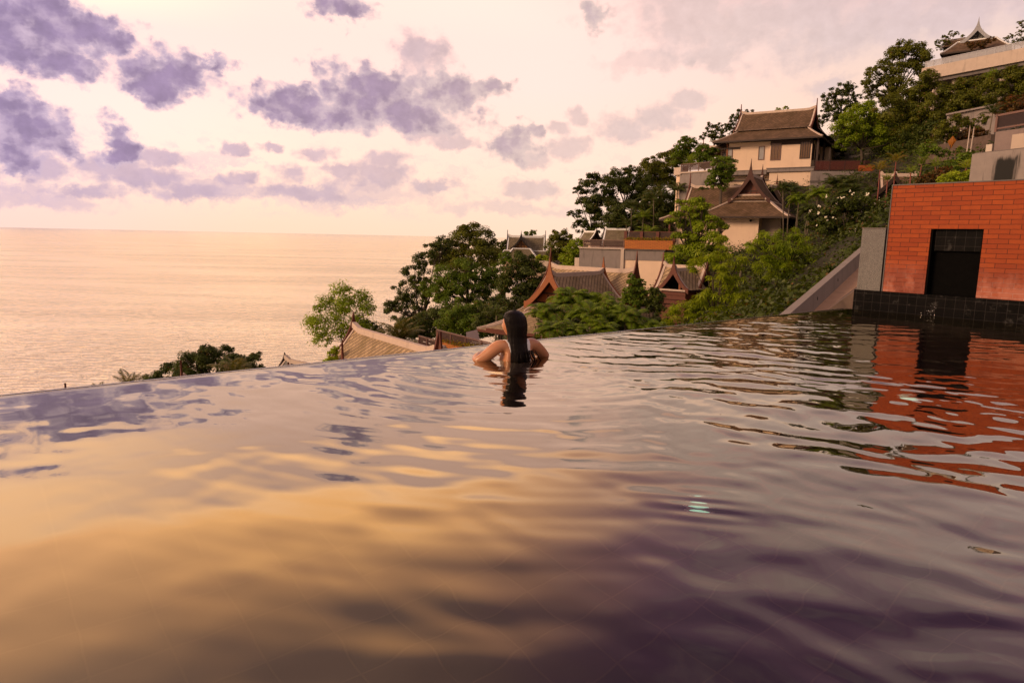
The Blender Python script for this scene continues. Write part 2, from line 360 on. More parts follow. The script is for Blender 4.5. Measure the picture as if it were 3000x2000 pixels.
GZ += .35*np.sin(pts[:, 0]*.9+pts[:, 1]*.35)*np.cos(pts[:, 1]*.7-pts[:, 0]*.2)
iu = np.arange(nx*ny).reshape(ny, nx)
GQ = np.stack([iu[:-1, :-1], iu[:-1, 1:], iu[1:, 1:], iu[1:, :-1]], -1).reshape(-1, 4)
# leave out the ground inside the pool's own block
E_U = np.array([.774, .633]); E_N = np.array([.633, -.774]); K0 = np.array([6.15, 12.42])
sd0 = (pts-K0)@E_U; td0 = (pts-K0)@E_N
inpool = (sd0 < .9) & (sd0 > -31) & (td0 > -.5) & (td0 < 16)
GZ = np.where(inpool, np.minimum(GZ, -3.2), GZ)
soil = mat('dark_soil_and_litter', (.030, .026, .012), .95, .45, .8, .6, 6)
kind(build_np('hillside', np.column_stack([pts, GZ]), GQ, soil, None, True), 'structure')

# ------------------------------------------------------------------ sea
def sea():
    m = bpy.data.materials.new('sea_water'); m.use_nodes = True; t = NT(m.node_tree); t.n.clear()
    co = t.add('ShaderNodeNewGeometry').outputs['Position']
    a, _ = t.noise(t.v('MULTIPLY', co, (.16, .34, 1)), 1., 4, .62, .6)
    b, _ = t.noise(t.v('MULTIPLY', co, (.035, .075, 1)), 1., 3, .6, .4)
    h = t.m('ADD', t.m('MULTIPLY', a, .8), t.m('MULTIPLY', b, 1.6))
    bp = t.add('ShaderNodeBump'); bp.inputs['Strength'].default_value = .8; bp.inputs['Distance'].default_value = 2.4
    t.l.new(h, bp.inputs['Height'])
    ws, _ = t.noise(t.v('MULTIPLY', co, (.0022, .010, 1)), 1., 4, .6, .5)
    t.l.new(t.m('ADD', .55, t.m('MULTIPLY', t.smooth(ws, .35, .65), .5)), bp.inputs['Strength'])
    g = t.add('ShaderNodeBsdfGlossy'); g.inputs[0].default_value = (.97, .91, .75, 1); g.inputs['Roughness'].default_value = .10; t.l.new(bp.outputs[0], g.inputs['Normal'])
    d = t.add('ShaderNodeBsdfDiffuse'); d.inputs[0].default_value = (.30, .19, .14, 1)
    fr = t.add('ShaderNodeFresnel'); fr.inputs[0].default_value = 1.33; t.l.new(bp.outputs[0], fr.inputs['Normal'])
    s = t.add('ShaderNodeMixShader'); t.l.new(t.m('MULTIPLY', t.m('POWER', fr.outputs[0], .28), 1.28, clamp=True), s.inputs[0]); t.l.new(d.outputs[0], s.inputs[1]); t.l.new(g.outputs[0], s.inputs[2])
    o = t.add('ShaderNodeOutputMaterial'); t.l.new(s.outputs[0], o.inputs[0])
    mb = MB(); k = 64; R = [90000., 30000., 8000., 2500., 700., 10.]
    vs_ = []; fs = []
    for r_ in R:
        for j in range(k): vs_.append((r_*math.sin(2*math.pi*j/k), 120+r_*math.cos(2*math.pi*j/k), -50.))
    for i in range(len(R)-1):
        for j in range(k): fs.append([i*k+j, (i+1)*k+j, (i+1)*k+(j+1) % k, i*k+(j+1) % k])
    fs.append([(len(R)-1)*k+j for j in range(k)][::-1])
    mb.add(vs_, fs); kind(build('sea', mb, m), 'structure')
sea()

# ------------------------------------------------------------------ pool
def pool_water():
    s = np.concatenate([np.arange(-30, -15, .5), np.arange(-15, 0.0001, .022)]); s[-1] = 0.
    t_ = np.concatenate([[-.16, -.155, -.145, -.13, -.11], np.arange(-.09, 8.6, .022), np.arange(8.6, 14.1, .45)])
    S, T = np.meshgrid(s, t_)
    X = K0[0]+S*E_U[0]+T*E_N[0]; Y = K0[1]+S*E_U[1]+T*E_N[1]
    r_ = np.random.default_rng(3)
    # slow patches where the surface is livelier
    def fld(fx, seed):
        q = np.random.default_rng(seed); o = np.zeros_like(X)
        for _ in range(9):
            a = q.uniform(0, 6.28); k = fx*q.uniform(.5, 1.6); o += np.sin(k*(X*math.cos(a)+Y*math.sin(a))+q.uniform(0, 6.28))
        return o/9**.5
    wx = X+.10*fld(2.0, 11)+.03*fld(7, 15); wy = Y+.10*fld(2.0, 12)+.03*fld(7, 16)
    px_ = X/np.maximum(Y, .8)
    live = 1/(1+np.exp(-(X*.55+Y*.33-1.45)*1.7))            # towards the fountain wall the water is livelier
    live = np.clip(live*(1+.45*fld(1.1, 20)), .0, 1.6)*np.clip(.22+(-S)/4.6, .2, 1)*np.clip(1.28-Y*.085, .36, 1.)
    fount = np.hypot(X-7.0, Y-11.3); wom = np.hypot(X-.05, Y-6.35)
    Z = np.zeros_like(X); pat = fld(1.3, 50)
    for _ in range(16):                                     # ripples running from the fountain
        lam = r_.uniform(.15, .42); a = rad(-100)+r_.normal(0, .30); k = 2*math.pi/lam
        Z += .0108*lam/16**.5*np.sin(k*(wx*math.cos(a)+wy*math.sin(a))+r_.uniform(0, 6.28))*live
    for _ in range(8):
        lam = r_.uniform(.07, .14); a = rad(-95)+r_.normal(0, .5); k = 2*math.pi/lam
        Z += .0085*lam/8**.5*np.sin(k*(wx*math.cos(a)+wy*math.sin(a))+r_.uniform(0, 6.28))*live*np.clip(1.45-fount*.13, .05, 1)
    Z += .0021*np.sin(2*math.pi*(wom+.04*fld(3, 31))/.25)*np.exp(-wom/2.2)*(.75+.25*fld(1.5, 35))*np.clip((wom-.15)*4, 0, 1)     # rings round the swimmer
    Z += .00085*np.sin(2*math.pi*wom/.115+fld(3, 33))*np.exp(-wom/1.5)*np.clip((wom-.15)*4, 0, 1)
    for _ in range(10):                                     # long slow swell all over
        lam = r_.uniform(.55, 1.5); a = rad(-105)+r_.normal(0, .55); k = 2*math.pi/lam
        Z += .0038*lam/10**.5*np.sin(k*(wx*math.cos(a)+wy*math.sin(a))+r_.uniform(0, 6.28))*(.50+.45*np.clip(live, 0, 1))
    for _ in range(6):
        lam = r_.uniform(.2, .4); a = rad(-60)+r_.normal(0, .7); k = 2*math.pi/lam
        Z += .0034*lam/6**.5*np.sin(k*(wx*math.cos(a)+wy*math.sin(a))+r_.uniform(0, 6.28))*(.28+.72*np.clip(live, 0, 1))
    for _ in range(10):                                     # fine cross ripples, patchy
        lam = r_.uniform(.09, .22); a = rad(-85)+r_.normal(0, .8); k = 2*math.pi/lam
        Z += .0042*lam/10**.5*np.sin(k*(wx*math.cos(a)+wy*math.sin(a))+r_.uniform(0, 6.28))*np.clip(.45+.5*pat, .08, 1.3)*(.22+.78*np.clip(live, 0, 1))
    lx, ly = .86, 2.84; dl = np.hypot(X-lx, Y-ly)             # short chop added above the nearest lamp to break its image into glints
    Z += .0021*np.sin(2*math.pi*((Y-ly)*.97+(X-lx)*.22)/.115+1.2)*np.exp(-(dl/.17)**2)
    fade = np.clip((T+.02)/.35, .12, 1.); Z *= fade
    fade2 = np.clip((S+15.2)/1., 0, 1)*np.clip((8.9-T)/1., 0, 1); Z *= fade2
    lip = np.clip((-.06-T)/.10, 0, 1); Z = Z-.004*(T < 0)-.13*lip**2.2
    ii = np.arange(S.size).reshape(S.shape)
    Q = np.stack([ii[:-1, :-1], ii[1:, :-1], ii[1:, 1:], ii[:-1, 1:]], -1).reshape(-1, 4)
    m = bpy.data.materials.new('pool_water'); m.use_nodes = True; t = NT(m.node_tree); t.n.clear()
    fr = t.add('ShaderNodeFresnel'); fr.inputs[0].default_value = 1.33
    fac = t.m('MINIMUM', t.m('MULTIPLY', t.m('POWER', fr.outputs[0], .80), 1.44), .56)
    gl = t.add('ShaderNodeBsdfGlossy'); gl.inputs['Roughness'].default_value = .0; gl.inputs[0].default_value = (1, .94, .77, 1)
    rf = t.add('ShaderNodeBsdfRefraction'); rf.inputs['IOR'].default_value = 1.33; rf.inputs['Roughness'].default_value = 0; rf.inputs[0].default_value = (.80, .72, .66, 1)
    tp = t.add('ShaderNodeBsdfTransparent'); tp.inputs[0].default_value = (.80, .72, .66, 1)
    m1 = t.add('ShaderNodeMixShader'); m1.inputs[0].default_value = 0.
    t.l.new(rf.outputs[0], m1.inputs[1]); t.l.new(tp.outputs[0], m1.inputs[2])
    mx = t.add('ShaderNodeMixShader'); t.l.new(fac, mx.inputs[0]); t.l.new(m1.outputs[0], mx.inputs[1]); t.l.new(gl.outputs[0], mx.inputs[2])
    o = t.add('ShaderNodeOutputMaterial'); t.l.new(mx.outputs[0], o.inputs[0])
    kind(build_np('pool_water', np.column_stack([X.ravel(), Y.ravel(), Z.ravel()]), Q, m, None, True), 'structure')
pool_water()
def sq(s, t_, z): return np.array([K0[0]+s*E_U[0]+t_*E_N[0], K0[1]+s*E_U[1]+t_*E_N[1], z])
def grid_mat(name, col, line, size, lw=.03, rough=.25, axes=None, spec=.5, stain=0., stain_col=(.3, .28, .27)):
    """square tiles; axes = the two in-plane unit vectors"""
    m = bpy.data.materials.new(name); m.use_nodes = True; t = NT(m.node_tree); t.n.clear()
    co = t.add('ShaderNodeNewGeometry').outputs['Position']
    gs = []; cs = []
    for a in axes:
        u = t.m('DIVIDE', t.v('DOT_PRODUCT', co, tuple(a)), size); fr = t.m('FRACT', u); cs.append(t.m('FLOOR', u))
        gs.append(t.m('MAXIMUM', t.m('LESS_THAN', fr, lw), t.m('GREATER_THAN', fr, 1-lw)))
    g = t.m('MAXIMUM', gs[0], gs[1])
    cc = t.add('ShaderNodeCombineXYZ'); t.l.new(cs[0], cc.inputs[0]); t.l.new(cs[1], cc.inputs[1])
    wn = t.add('ShaderNodeTexWhiteNoise', noise_dimensions='2D'); t.l.new(cc.outputs[0], wn.inputs[0])
    n, _ = t.noise(co, 6., 5, .65)
    c = t.mix(wn.outputs[0], tuple(x*.6 for x in col), tuple(x*1.5 for x in col))
    c = t.mix(t.m('MULTIPLY', g, t.m('ADD', t.m('MULTIPLY', n, .9), .25)), c, line)
    if stain: c = t.mix(t.m('MULTIPLY', t.smooth(n, .56, .72), stain), c, stain_col)
    b = t.add('ShaderNodeBsdfPrincipled'); t.put(b.inputs['Base Color'], c); b.inputs['Specular IOR Level'].default_value = spec
    t.put(b.inputs['Roughness'], t.m('ADD', t.m('MULTIPLY', n, .3), rough))
    o = t.add('ShaderNodeOutputMaterial'); t.l.new(b.outputs[0], o.inputs[0]); MATS[name] = m; return m
U3 = np.array([*E_U, 0]); N3 = np.array([*E_N, 0]); Z3 = np.array([0, 0, 1.])
FLOORM = grid_mat('pool_floor_tiles', (.030, .018, .021), (.075, .05, .034), .30, .016, .4, (U3, N3))
TILEW = grid_mat('black_wall_tiles', (.0025, .002, .0022), (.035, .030, .030), .145, .020, .30, (N3, Z3), .05, .10)
TILEU = grid_mat('black_wall_tiles_side', (.006, .005, .006), (.05, .04, .04), .145, .022, .2, (U3, Z3), .3)
def basin():
    mb = MB(); D = -1.25
    mb.quad(sq(-30, 0, D), sq(-30, 14, D), sq(0, 14, D), sq(0, 0, D))
    kind(build('pool_floor', mb, FLOORM), 'structure')
    mb = MB()
    mb.box(sq(-15, -.06, (D-.022)/2-.02), U3*15.0, N3*.055, Z3*(abs(D)/2+.01-.022))
    mb.box(sq(-15, 14.15, D/2+.1), U3*15.2, N3*.14, Z3*(abs(D)/2+.15))
    mb.box(sq(-30.15, 7, D/2), U3*.14, N3*7, Z3*(abs(D)/2+.02))
    kind(build('pool_wall', mb, TILEU), 'structure')
    mb = MB(); mb.box(sq(-15.2, -.115, -.0165), U3*15.2, N3*.016, Z3*.0098); kind(build('pool_lip', mb, mat('wet_black_stone', (.010, .009, .009), .10, .3, 9., .15, 30, spec=1.)), 'structure')
    mb = MB(); mb.box(sq(-14.9, -.56, -2.4), U3*15.6, N3*.04, Z3*1.6); mb.box(sq(-14.9, -.34, -1.0), U3*15.2, N3*.2, Z3*.04)
    mb.box(sq(-15, 7, -2.2), U3*15, N3*7, Z3*.85)
    kind(build('pool_outer_wall', mb, CONCD), 'structure')
    mb = MB(); mb.box(sq(-14, 22, -.05), U3*24, N3*7.6, Z3*.14); kind(build('pool_deck', mb, CONC), 'structure')
basin()
def floor_hit(x, y, z=-1.25):
    p = Wz(x, y, 0); d = ray(x, y); d = d/np.linalg.norm(d); n = np.array([0, 0, 1.]); e = 1/1.33
    c = -d@n; d2 = e*d+(e*c-math.sqrt(1-e*e*(1-c*c)))*n
    return p+d2*((z-p[2])/d2[2])
def em_mat(name, col, s):
    m = bpy.data.materials.new(name); m.use_nodes = True; t = NT(m.node_tree); t.n.clear()
    co = t.add('ShaderNodeNewGeometry').outputs['Position']; n, _ = t.noise(co, 60., 3, .6)
    e = t.add('ShaderNodeEmission'); t.put(e.inputs[0], t.mix(n, col, (.7, 1., .6))); e.inputs[1].default_value = s
    o = t.add('ShaderNodeOutputMaterial'); t.l.new(e.outputs[0], o.inputs[0]); return m
LENS = em_mat('lit_lamp_lens', (.02, .42, .44), 1.15)
for (x, y, lab) in ((2050, 1481, 'round pool floor lamp lit pale cyan under open water nearest the camera'), (2665, 1163, 'round pool floor lamp lit pale cyan under the red reflection of the brick wall')):
    c = floor_hit(x, y); lm = thing('underwater_lamp', lab, 'lamp', (c[0], c[1], -1.246), 'lamps set in the pool floor')
    build('rim', MB().lathe((c[0], c[1], -1.246), [(.09, 0), (.09, .012), (.07, .022), (.062, .022), (.062, .004)]), GREYM, lm, True)
    build('lens', MB().lathe((c[0], c[1], -1.240), [(.060, 0), (.05, .012), (.0005, .018)]), LENS, lm, True)

# ------------------------------------------------------------------ brick fountain wall and granite pier
def brick_mat():
    m = bpy.data.materials.new('red_brick'); m.use_nodes = True; t = NT(m.node_tree); t.n.clear()
    co = t.add('ShaderNodeNewGeometry').outputs['Position']
    u = t.v('DOT_PRODUCT', co, tuple(N3)); u2 = t.v('DOT_PRODUCT', co, tuple(U3)); z = t.v('DOT_PRODUCT', co, (0, 0, 1))
    cv = t.add('ShaderNodeCombineXYZ'); t.l.new(t.m('ADD', u, u2), cv.inputs[0]); t.l.new(z, cv.inputs[1])
    jit, _ = t.noise(co, 22., 2, .5)
    uvw = t.v('ADD', cv.outputs[0], t.v('SCALE', (.4, 1., 0), scale=t.m('MULTIPLY', t.m('SUBTRACT', jit, .5), .010)))
    bt = t.add('ShaderNodeTexBrick', offset=.5, squash=1.); t.l.new(uvw, bt.inputs[0])
    bt.inputs['Color1'].default_value = (.27, .042, .009, 1); bt.inputs['Color2'].default_value = (.36, .066, .012, 1); bt.inputs['Mortar'].default_value = (.055, .016, .010, 1)
    bt.inputs['Scale'].default_value = 1.; bt.inputs['Mortar Size'].default_value = .0042; bt.inputs['Mortar Smooth'].default_value = .3
    bt.inputs['Brick Width'].default_value = .285; bt.inputs['Row Height'].default_value = .0755; bt.inputs['Bias'].default_value = 0
    n, _ = t.noise(co, 9., 6, .65); n2, _ = t.noise(t.v('MULTIPLY', co, (1, 1, .6)), 1.6, 5, .6)
    c = t.mix(t.m('MULTIPLY', t.smooth(n, .35, .75), .45), bt.outputs[0], (.22, .040, .010))
    # lime bloom and damp low on the wall
    low = t.smooth(z, 1.0, .45)
    lime = t.m('MULTIPLY', t.m('MULTIPLY', low, t.smooth(t.m('ADD', n2, t.m('MULTIPLY', n, .4)), .56, .78)), t.m('ADD', .35, t.m('MULTIPLY', bt.outputs['Fac'], .6)))
    c = t.mix(lime, c, (.60, .30, .24))
    damp = t.m('MULTIPLY', low, t.smooth(n2, .55, .42))
    c = t.mix(t.m('MULTIPLY', damp, .8), c, (.16, .020, .006))
    b = t.add('ShaderNodeBsdfPrincipled'); t.put(b.inputs['Base Color'], c); b.inputs['Specular IOR Level'].default_value = .3
    t.put(b.inputs['Roughness'], t.m('SUBTRACT', .75, t.m('MULTIPLY', damp, .35)))
    bp = t.add('ShaderNodeBump'); bp.inputs['Strength'].default_value = .8; bp.inputs['Distance'].default_value = .006
    t.l.new(t.m('ADD', t.m('SUBTRACT', 1., bt.outputs['Fac']), t.m('MULTIPLY', n, .5)), bp.inputs['Height']); t.l.new(bp.outputs[0], b.inputs['Normal'])
    o = t.add('ShaderNodeOutputMaterial'); t.l.new(b.outputs[0], o.inputs[0]); return m
def granite_mat():
    m = bpy.data.materials.new('speckled_granite'); m.use_nodes = True; t = NT(m.node_tree); t.n.clear()
    co = t.add('ShaderNodeNewGeometry').outputs['Position']
    n, _ = t.noise(co, 150., 2, .7); n2, _ = t.noise(co, 5., 4, .6); s1, _ = t.noise(t.v('MULTIPLY', co, (4, 4, .5)), 1.5, 4, .6)
    c = t.mix(t.smooth(n, .38, .62), (.05, .047, .045), (.24, .22, .21))
    c = t.mix(t.m('MULTIPLY', t.smooth(n2, .5, .7), .4), c, (.10, .085, .08))
    c = t.mix(t.m('MULTIPLY', t.smooth(s1, .55, .75), .5), c, (.05, .045, .04))
    b = t.add('ShaderNodeBsdfPrincipled'); t.put(b.inputs['Base Color'], c); b.inputs['Roughness'].default_value = .7
    bp = t.add('ShaderNodeBump'); bp.inputs['Strength'].default_value = .4; bp.inputs['Distance'].default_value = .004; t.l.new(n, bp.inputs['Height']); t.l.new(bp.outputs[0], b.inputs['Normal'])
    o = t.add('ShaderNodeOutputMaterial'); t.l.new(b.outputs[0], o.inputs[0]); return m
def fountain_wall():
    # front plane of the wall: s = S0, running along t from T0
    S0 = .08; T0 = .50; T1 = 7.5; ZB = .35; ZT = 2.17; ZD = 1.44
    BR = brick_mat()
    n = U3     # into the wall
    pw = sq(S0, 0, 0)
    def tt(x, y): return float((PL(x, y, pw, U3)[:2]-K0)@E_N)
    ta, tb = tt(2727, 680), tt(2883, 680); td, te = tt(2707, 857), tt(2858, 868)
    ta, tb = (ta+td)/2, (tb+te)/2
    th = .30
    w = thing('fountain_wall', 'red brick fountain wall with a dark square opening rising from the pool', 'brick wall', sq(S0, 1.5, 0))
    mb = MB()
    def blk(t0, t1, z0, z1, s0=S0, s1=S0+th): mb.box(sq((s0+s1)/2, (t0+t1)/2, (z0+z1)/2), U3*(s1-s0)/2, N3*(t1-t0)/2, Z3*(z1-z0)/2)
    blk(T0, ta, ZB, ZT); blk(tb, T1, ZB, ZT); blk(ta, tb, ZD, ZT)
    build('brick_face', mb, BR, w)
    mb = MB(); blk(T0-.012, T1, ZT, ZT+.018, S0-.012, S0+th+.01); blk(T0-.014, T0-.001, ZB, ZT, S0-.012, S0+th)
    build('coping', mb, CONCD, w)
    mb = MB(); blk(.02, T1, -1.2, ZB, S0-.03, S0+th+.3); build('tiled_plinth', mb, TILEW, w)
    mb = MB(); blk(ta, tb, ZD-.36, ZD, S0+.10, S0+th); build('tiled_lintel', mb, TILEW, w)
    mb = MB(); blk(ta, tb, ZB, ZD-.36, S0+.17, S0+th); blk(ta, ta+.03, ZB, ZD, S0+.02, S0+th-.01); blk(tb-.02, tb, ZB, ZD, S0+.02, S0+th-.01)
    build('dark_panel', mb, mat('black_slate', (.003, .0027, .0027), .7, .5, 9., .2, 60, spec=.03), w)
    # spilling water under the opening
    g = thing('water_splash', 'small white splash of water falling under the wall opening', 'splash', sq(-.02, ta+.18, 0))
    mb = MB(); q = np.random.default_rng(4)
    for _ in range(16):
        c = sq(S0-.05-abs(q.normal(0, .05)), ta+.17+q.normal(0, .07), abs(q.normal(0, .10))); r_ = q.uniform(.002, .007)
        mb.lathe(c, [(r_*.2, -r_), (r_, 0), (r_*.2, r_*1.4)], 6)
    build('droplets', mb, mat('water_droplets', (.75, .72, .72), .1, .05, 5., spec=.8), g, True)['kind'] = 'stuff'
    # pier
    p = thing('granite_pier', 'short speckled grey granite pier on black tiles at the pool corner', 'pillar', sq(S0, .25, 0))
    mb = MB(); mb.box(sq(S0+.14, .255, (ZB+1.435)/2), U3*.15, N3*.20, Z3*(1.435-ZB)/2); build('shaft', mb, granite_mat(), p)
    mb = MB(); mb.box(sq(S0+.14, .255, 1.435+.010), U3*.158, N3*.208, Z3*.0095); build('cap', mb, CONCD, p)
    mb = MB(); mb.box(sq(S0+.16, .475, .89), U3*.13, N3*.018, Z3*.54); build('joint', mb, DARK, p)
fountain_wall()

# ------------------------------------------------------------------ ramp with parapet beside the pool
def ramp():
    r_ = thing('concrete_ramp', 'sloping concrete ramp with pierced parapet descending behind the pool edge', 'ramp', P(2400, 900, 16))
    top = [P(*q) for q in [(x, 921-(x-2312)*.868, 15.4+(x-2312)*.028+max(0, x-2312)**2*.00004) for x in (2215, 2262, 2312, 2345, 2380, 2410, 2440, 2470, 2500, 2570)]]
    inn = []; out = []
    for i, p in enumerate(top):
        e = top[min(i+1, len(top)-1)]-top[max(i-1, 0)]; e[2] = 0; e /= np.linalg.norm(e); n = np.array([e[1], -e[0], 0])
        inn.append(p-.46*Z3+n*.03); out.append(p+n*.62-Z3*.50)
    mb = MB(); mb2 = MB(); mb3 = MB(); bk = np.array([-.16, .10, 0])
    for i in range(len(top)-1):
        a, b = top[i], top[i+1]; c, d = inn[i], inn[i+1]; e, f = out[i], out[i+1]
        mb.add([a, b, c, d, a+bk, b+bk, a+bk-2.5*Z3, b+bk-2.5*Z3], [[0, 2, 3, 1], [0, 1, 5, 4], [4, 5, 7, 6]])
        mb2.quad(c, e, f, d)
        n = np.cross(b-a, Z3); n /= np.linalg.norm(n); n = n if n[0] > 0 else -n
        k1, k2 = e+.09*Z3, f+.09*Z3; w = n*.12
        mb3.add([e, f, k1, k2, k1+w, k2+w, e+w-2*Z3, f+w-2*Z3], [[0, 1, 3, 2], [2, 3, 5, 4], [4, 5, 7, 6]])
        if i in (2, 4, 6, 8):
            fn = np.cross(b-a, c-a); fn /= np.linalg.norm(fn); fn = fn if fn@(CAM-a) > 0 else -fn
            hc = (a+b)*.25+(c+d)*.25; uu = (b-a)/np.linalg.norm(b-a); vv = np.cross(fn, uu)
            build('drain_hole', MB().prism([hc+fn*.004+.05*(math.cos(q)*uu+math.sin(q)*vv) for q in np.arange(10)*.628], -fn*.003), DARK, r_)
    CONCM = mat('grey_concrete', (.27, .225, .20), .85, .2, 2., .25, 30, stain=.4)
    build('parapet', mb, CONCM, r_); build('roadway', mb2, mat('tan_concrete', (.46, .28, .17), .85, .2, 3., .2, 30, stain=.2), r_); build('kerb', mb3, CONCM, r_)
    t = thing('retaining_wall', 'rough brown retaining wall between the ramp kerb and the granite pier', 'wall', P(2470, 900, 14.5))
    build('wall', MB().prism([P(2300, 1000, 14.6), P(2520, 1000, 14.0), P(2520, 840, 14.4), P(2470, 876, 14.6), P(2425, 917, 14.7)], (.1, .3, 0)), mat('rough_stone', (.11, .075, .06), .95, .6, 2.5, 1., 4), t)
ramp()

# ------------------------------------------------------------------ Thai villas
def prof(w, h, t, pw=1.32): return w*t, h*(1-t)**pw          # half-section of a concave roof: offset from the ridge, height over the eave
class House:
    def __init__(s, name, label, base, ang, group=None, cat='house'):
        s.o = thing(name, label, cat, base, group); s.b = np.array(base, float)
        s.a = np.array([math.cos(rad(ang)), math.sin(rad(ang)), 0]); s.d = np.array([-s.a[1], s.a[0], 0])
    def L(s, x, y, z): return s.b+s.a*x+s.d*y+Z3*z
    def gable(s, p0, p1, w, h, tile, trim=TRIM, board=WOODR, panel=WOODR, fin=1.4, ends=(1, 1), inset=.5, bw=.34, panel_ends=(1, 1), pw=1.32, roofname='roof', rw=.16):
        """gabled roof between local ridge points p0, p1 (z = eave height), half width w, height h"""
        A, B = s.L(*p0), s.L(*p1); e = (B-A); Ln = np.linalg.norm(e); e /= Ln; sd_ = np.cross(Z3, e); N = 9
        mb = MB(); under = MB()
        for sg in (1, -1):
            sl = 0
            for i in range(N):
                y0, z0 = prof(w, h, i/N, pw); y1, z1 = prof(w, h, (i+1)/N, pw); dl = math.hypot(y1-y0, z1-z0)
                q = [A+sd_*sg*y0+Z3*z0, A+sd_*sg*y1+Z3*z1, B+sd_*sg*y1+Z3*z1, B+sd_*sg*y0+Z3*z0]
                uv = [(0, sl), (0, sl+dl), (Ln, sl+dl), (Ln, sl)]
                mb.add(q if sg < 0 else q[::-1], [[0, 1, 2, 3]], [uv if sg < 0 else uv[::-1]]); sl += dl
                qd = [x-Z3*.10 for x in q]; under.add(qd if sg > 0 else qd[::-1], [[0, 1, 2, 3]])
        rf = build(roofname, mb, tile, s.o); build('soffit', under, WOODD, rf)
        # ridge roll with upturned ends, verge bands
        mb = MB()
        rp = []
        for i in range(13):
            q = i/12; lift = .30*(max(0, 1-q*9)**2*ends[0]+max(0, 1-(1-q)*9)**2*ends[1]); rp.append(A+e*Ln*q+Z3*(h+lift))
        for i in range(12): mb.beam(rp[i]-e*.003, rp[i+1]+e*.003, rw*1.6, rw*2)
        build('ridge_cap', mb, trim, rf)
        for k, (end, base, sg_) in enumerate(((ends[0], A, 1), (ends[1], B, -1))):
            if not end: continue
            mb = MB()
            for sg in (1, -1):
                for i in range(N):
                    y0, z0 = prof(w, h, i/N, pw); y1, z1 = prof(w, h, (i+1)/N, pw)
                    a0 = base+sd_*sg*y0+Z3*(z0+.03)+e*sg_*.12; a1 = base+sd_*sg*y1+Z3*(z1+.03)+e*sg_*.12
                    mb.beam(a0, a1, .20, .09, np.cross(e, a1-a0))
            build('verge', mb, trim, rf)
            # bargeboard: flame-shaped boards meeting in a spire
            mb = MB(); up = []; lo = []
            for i in range(31):
                q = i/30; y = w*1.04*q; _, z = prof(w, h, min(1, q), pw); z -= (q > .96)*0.02
                tip = fin*math.exp(-(y/(.055*w+.05))**.85)
                curl = .22*fin*math.exp(-((1.0-q)/.05)**2)
                up.append((y, z+.10+tip+curl*.4)); lo.append((y, z-bw*(1.0-.25*q)))
            poly = [(-y, z) for y, z in up[::-1]]+[(y, z) for y, z in up[1:]]+[(y, z) for y, z in lo[::-1]]+[(-y, z) for y, z in lo[1:]]
            # split into quads to stay planar and concave safe
            for sg in (1, -1):
                for i in range(30):
                    c = [(sg*up[i][0], up[i][1]), (sg*up[i+1][0], up[i+1][1]), (sg*lo[i+1][0], lo[i+1][1]), (sg*lo[i][0], lo[i][1])]
                    P3 = [base-e*sg_*.02+sd_*y+Z3*z for y, z in c]
                    mb.prism(P3 if sg*sg_ > 0 else P3[::-1], -e*sg_*.11)
            build('bargeboard', mb, board, s.o)
            if panel_ends[k]:
                g0 = base+e*sg_*inset; mb = MB(); tri = []
                for sg in (1, -1):
                    for i in range(N):
                        y0, z0 = prof(w, h, i/N, pw); y1, z1 = prof(w, h, (i+1)/N, pw)
                        c = [g0+sd_*sg*y0+Z3*(z0-.11), g0+sd_*sg*y1+Z3*(z1-.11), g0+sd_*sg*y1+Z3*-.15, g0+sd_*sg*y0+Z3*-.15]
                        mb.add(c, [[0, 1, 2, 3]])
                gp = build('gable_panel', mb, panel, s.o)
                mb = MB()
                f = g0-e*sg_*.03
                for zz in (.04*h, .36*h): mb.beam(f-sd_*w*(.86-zz/h*.9)+Z3*zz, f+sd_*w*(.86-zz/h*.9)+Z3*zz, .08, .10)
                for yy, hh in ((-.3*w, .34), (0, .6), (.3*w, .34)): mb.beam(f+sd_*yy+Z3*.05, f+sd_*yy+Z3*hh*h*.9, .07, .07, e)
                build('batten', mb, WOODD, gp)
        return rf
    def skirt(s, x0, x1, y0, y1, z0, xi0, xi1, yi0, yi1, z1, tile, trim=TRIM, hipw=.20, fascia=WOODD):
        """hipped skirt roof from eave rectangle (z0) up to the inner rectangle (z1)"""
        o = [(x0, y0), (x1, y0), (x1, y1), (x0, y1)]; n = [(xi0, yi0), (xi1, yi0), (xi1, yi1), (xi0, yi1)]
        mb = MB(); un = MB(); hp = MB(); fa = MB(); N = 5
        for k in range(4):
            k2 = (k+1) % 4; prev = None; sl = 0
            ax = (np.array(o[k2])-np.array(o[k])); Lx = np.linalg.norm(ax); ax = ax/Lx
            for i in range(N+1):
                q = i/N; z = z0+(z1-z0)*(q**1.18)
                a = np.array(o[k])*(1-q)+np.array(n[k])*q; b = np.array(o[k2])*(1-q)+np.array(n[k2])*q
                ua, ub = (a-np.array(o[k]))@ax, (b-np.array(o[k]))@ax
                cur = (s.L(*a, z), s.L(*b, z), ua, ub)
                if prev:
                    dl = np.linalg.norm((cur[0]+cur[1]-prev[0]-prev[1])/2)
                    mb.add([prev[0], prev[1], cur[1], cur[0]], [[0, 1, 2, 3]], [[(prev[2], -sl), (prev[3], -sl), (cur[3], -sl-dl), (cur[2], -sl-dl)]]); sl += dl
                    un.add([x-Z3*.12 for x in (cur[0], cur[1], prev[1], prev[0])], [[0, 1, 2, 3]])
                    hp.beam(prev[0]+Z3*.05, cur[0]+Z3*.05, hipw, .14)
                prev = cur
            hp.beam(s.L(*n[k], z1+.06), s.L(*n[k2], z1+.06), .12, .16)
            fa.beam(s.L(*o[k], z0-.10), s.L(*o[k2], z0-.10), .10, .20)
        rf = build('skirt_roof', mb, tile, s.o); build('soffit', un, WOODD, rf); build('hip_cap', hp, trim, rf); build('fascia', fa, fascia, rf)
        return rf
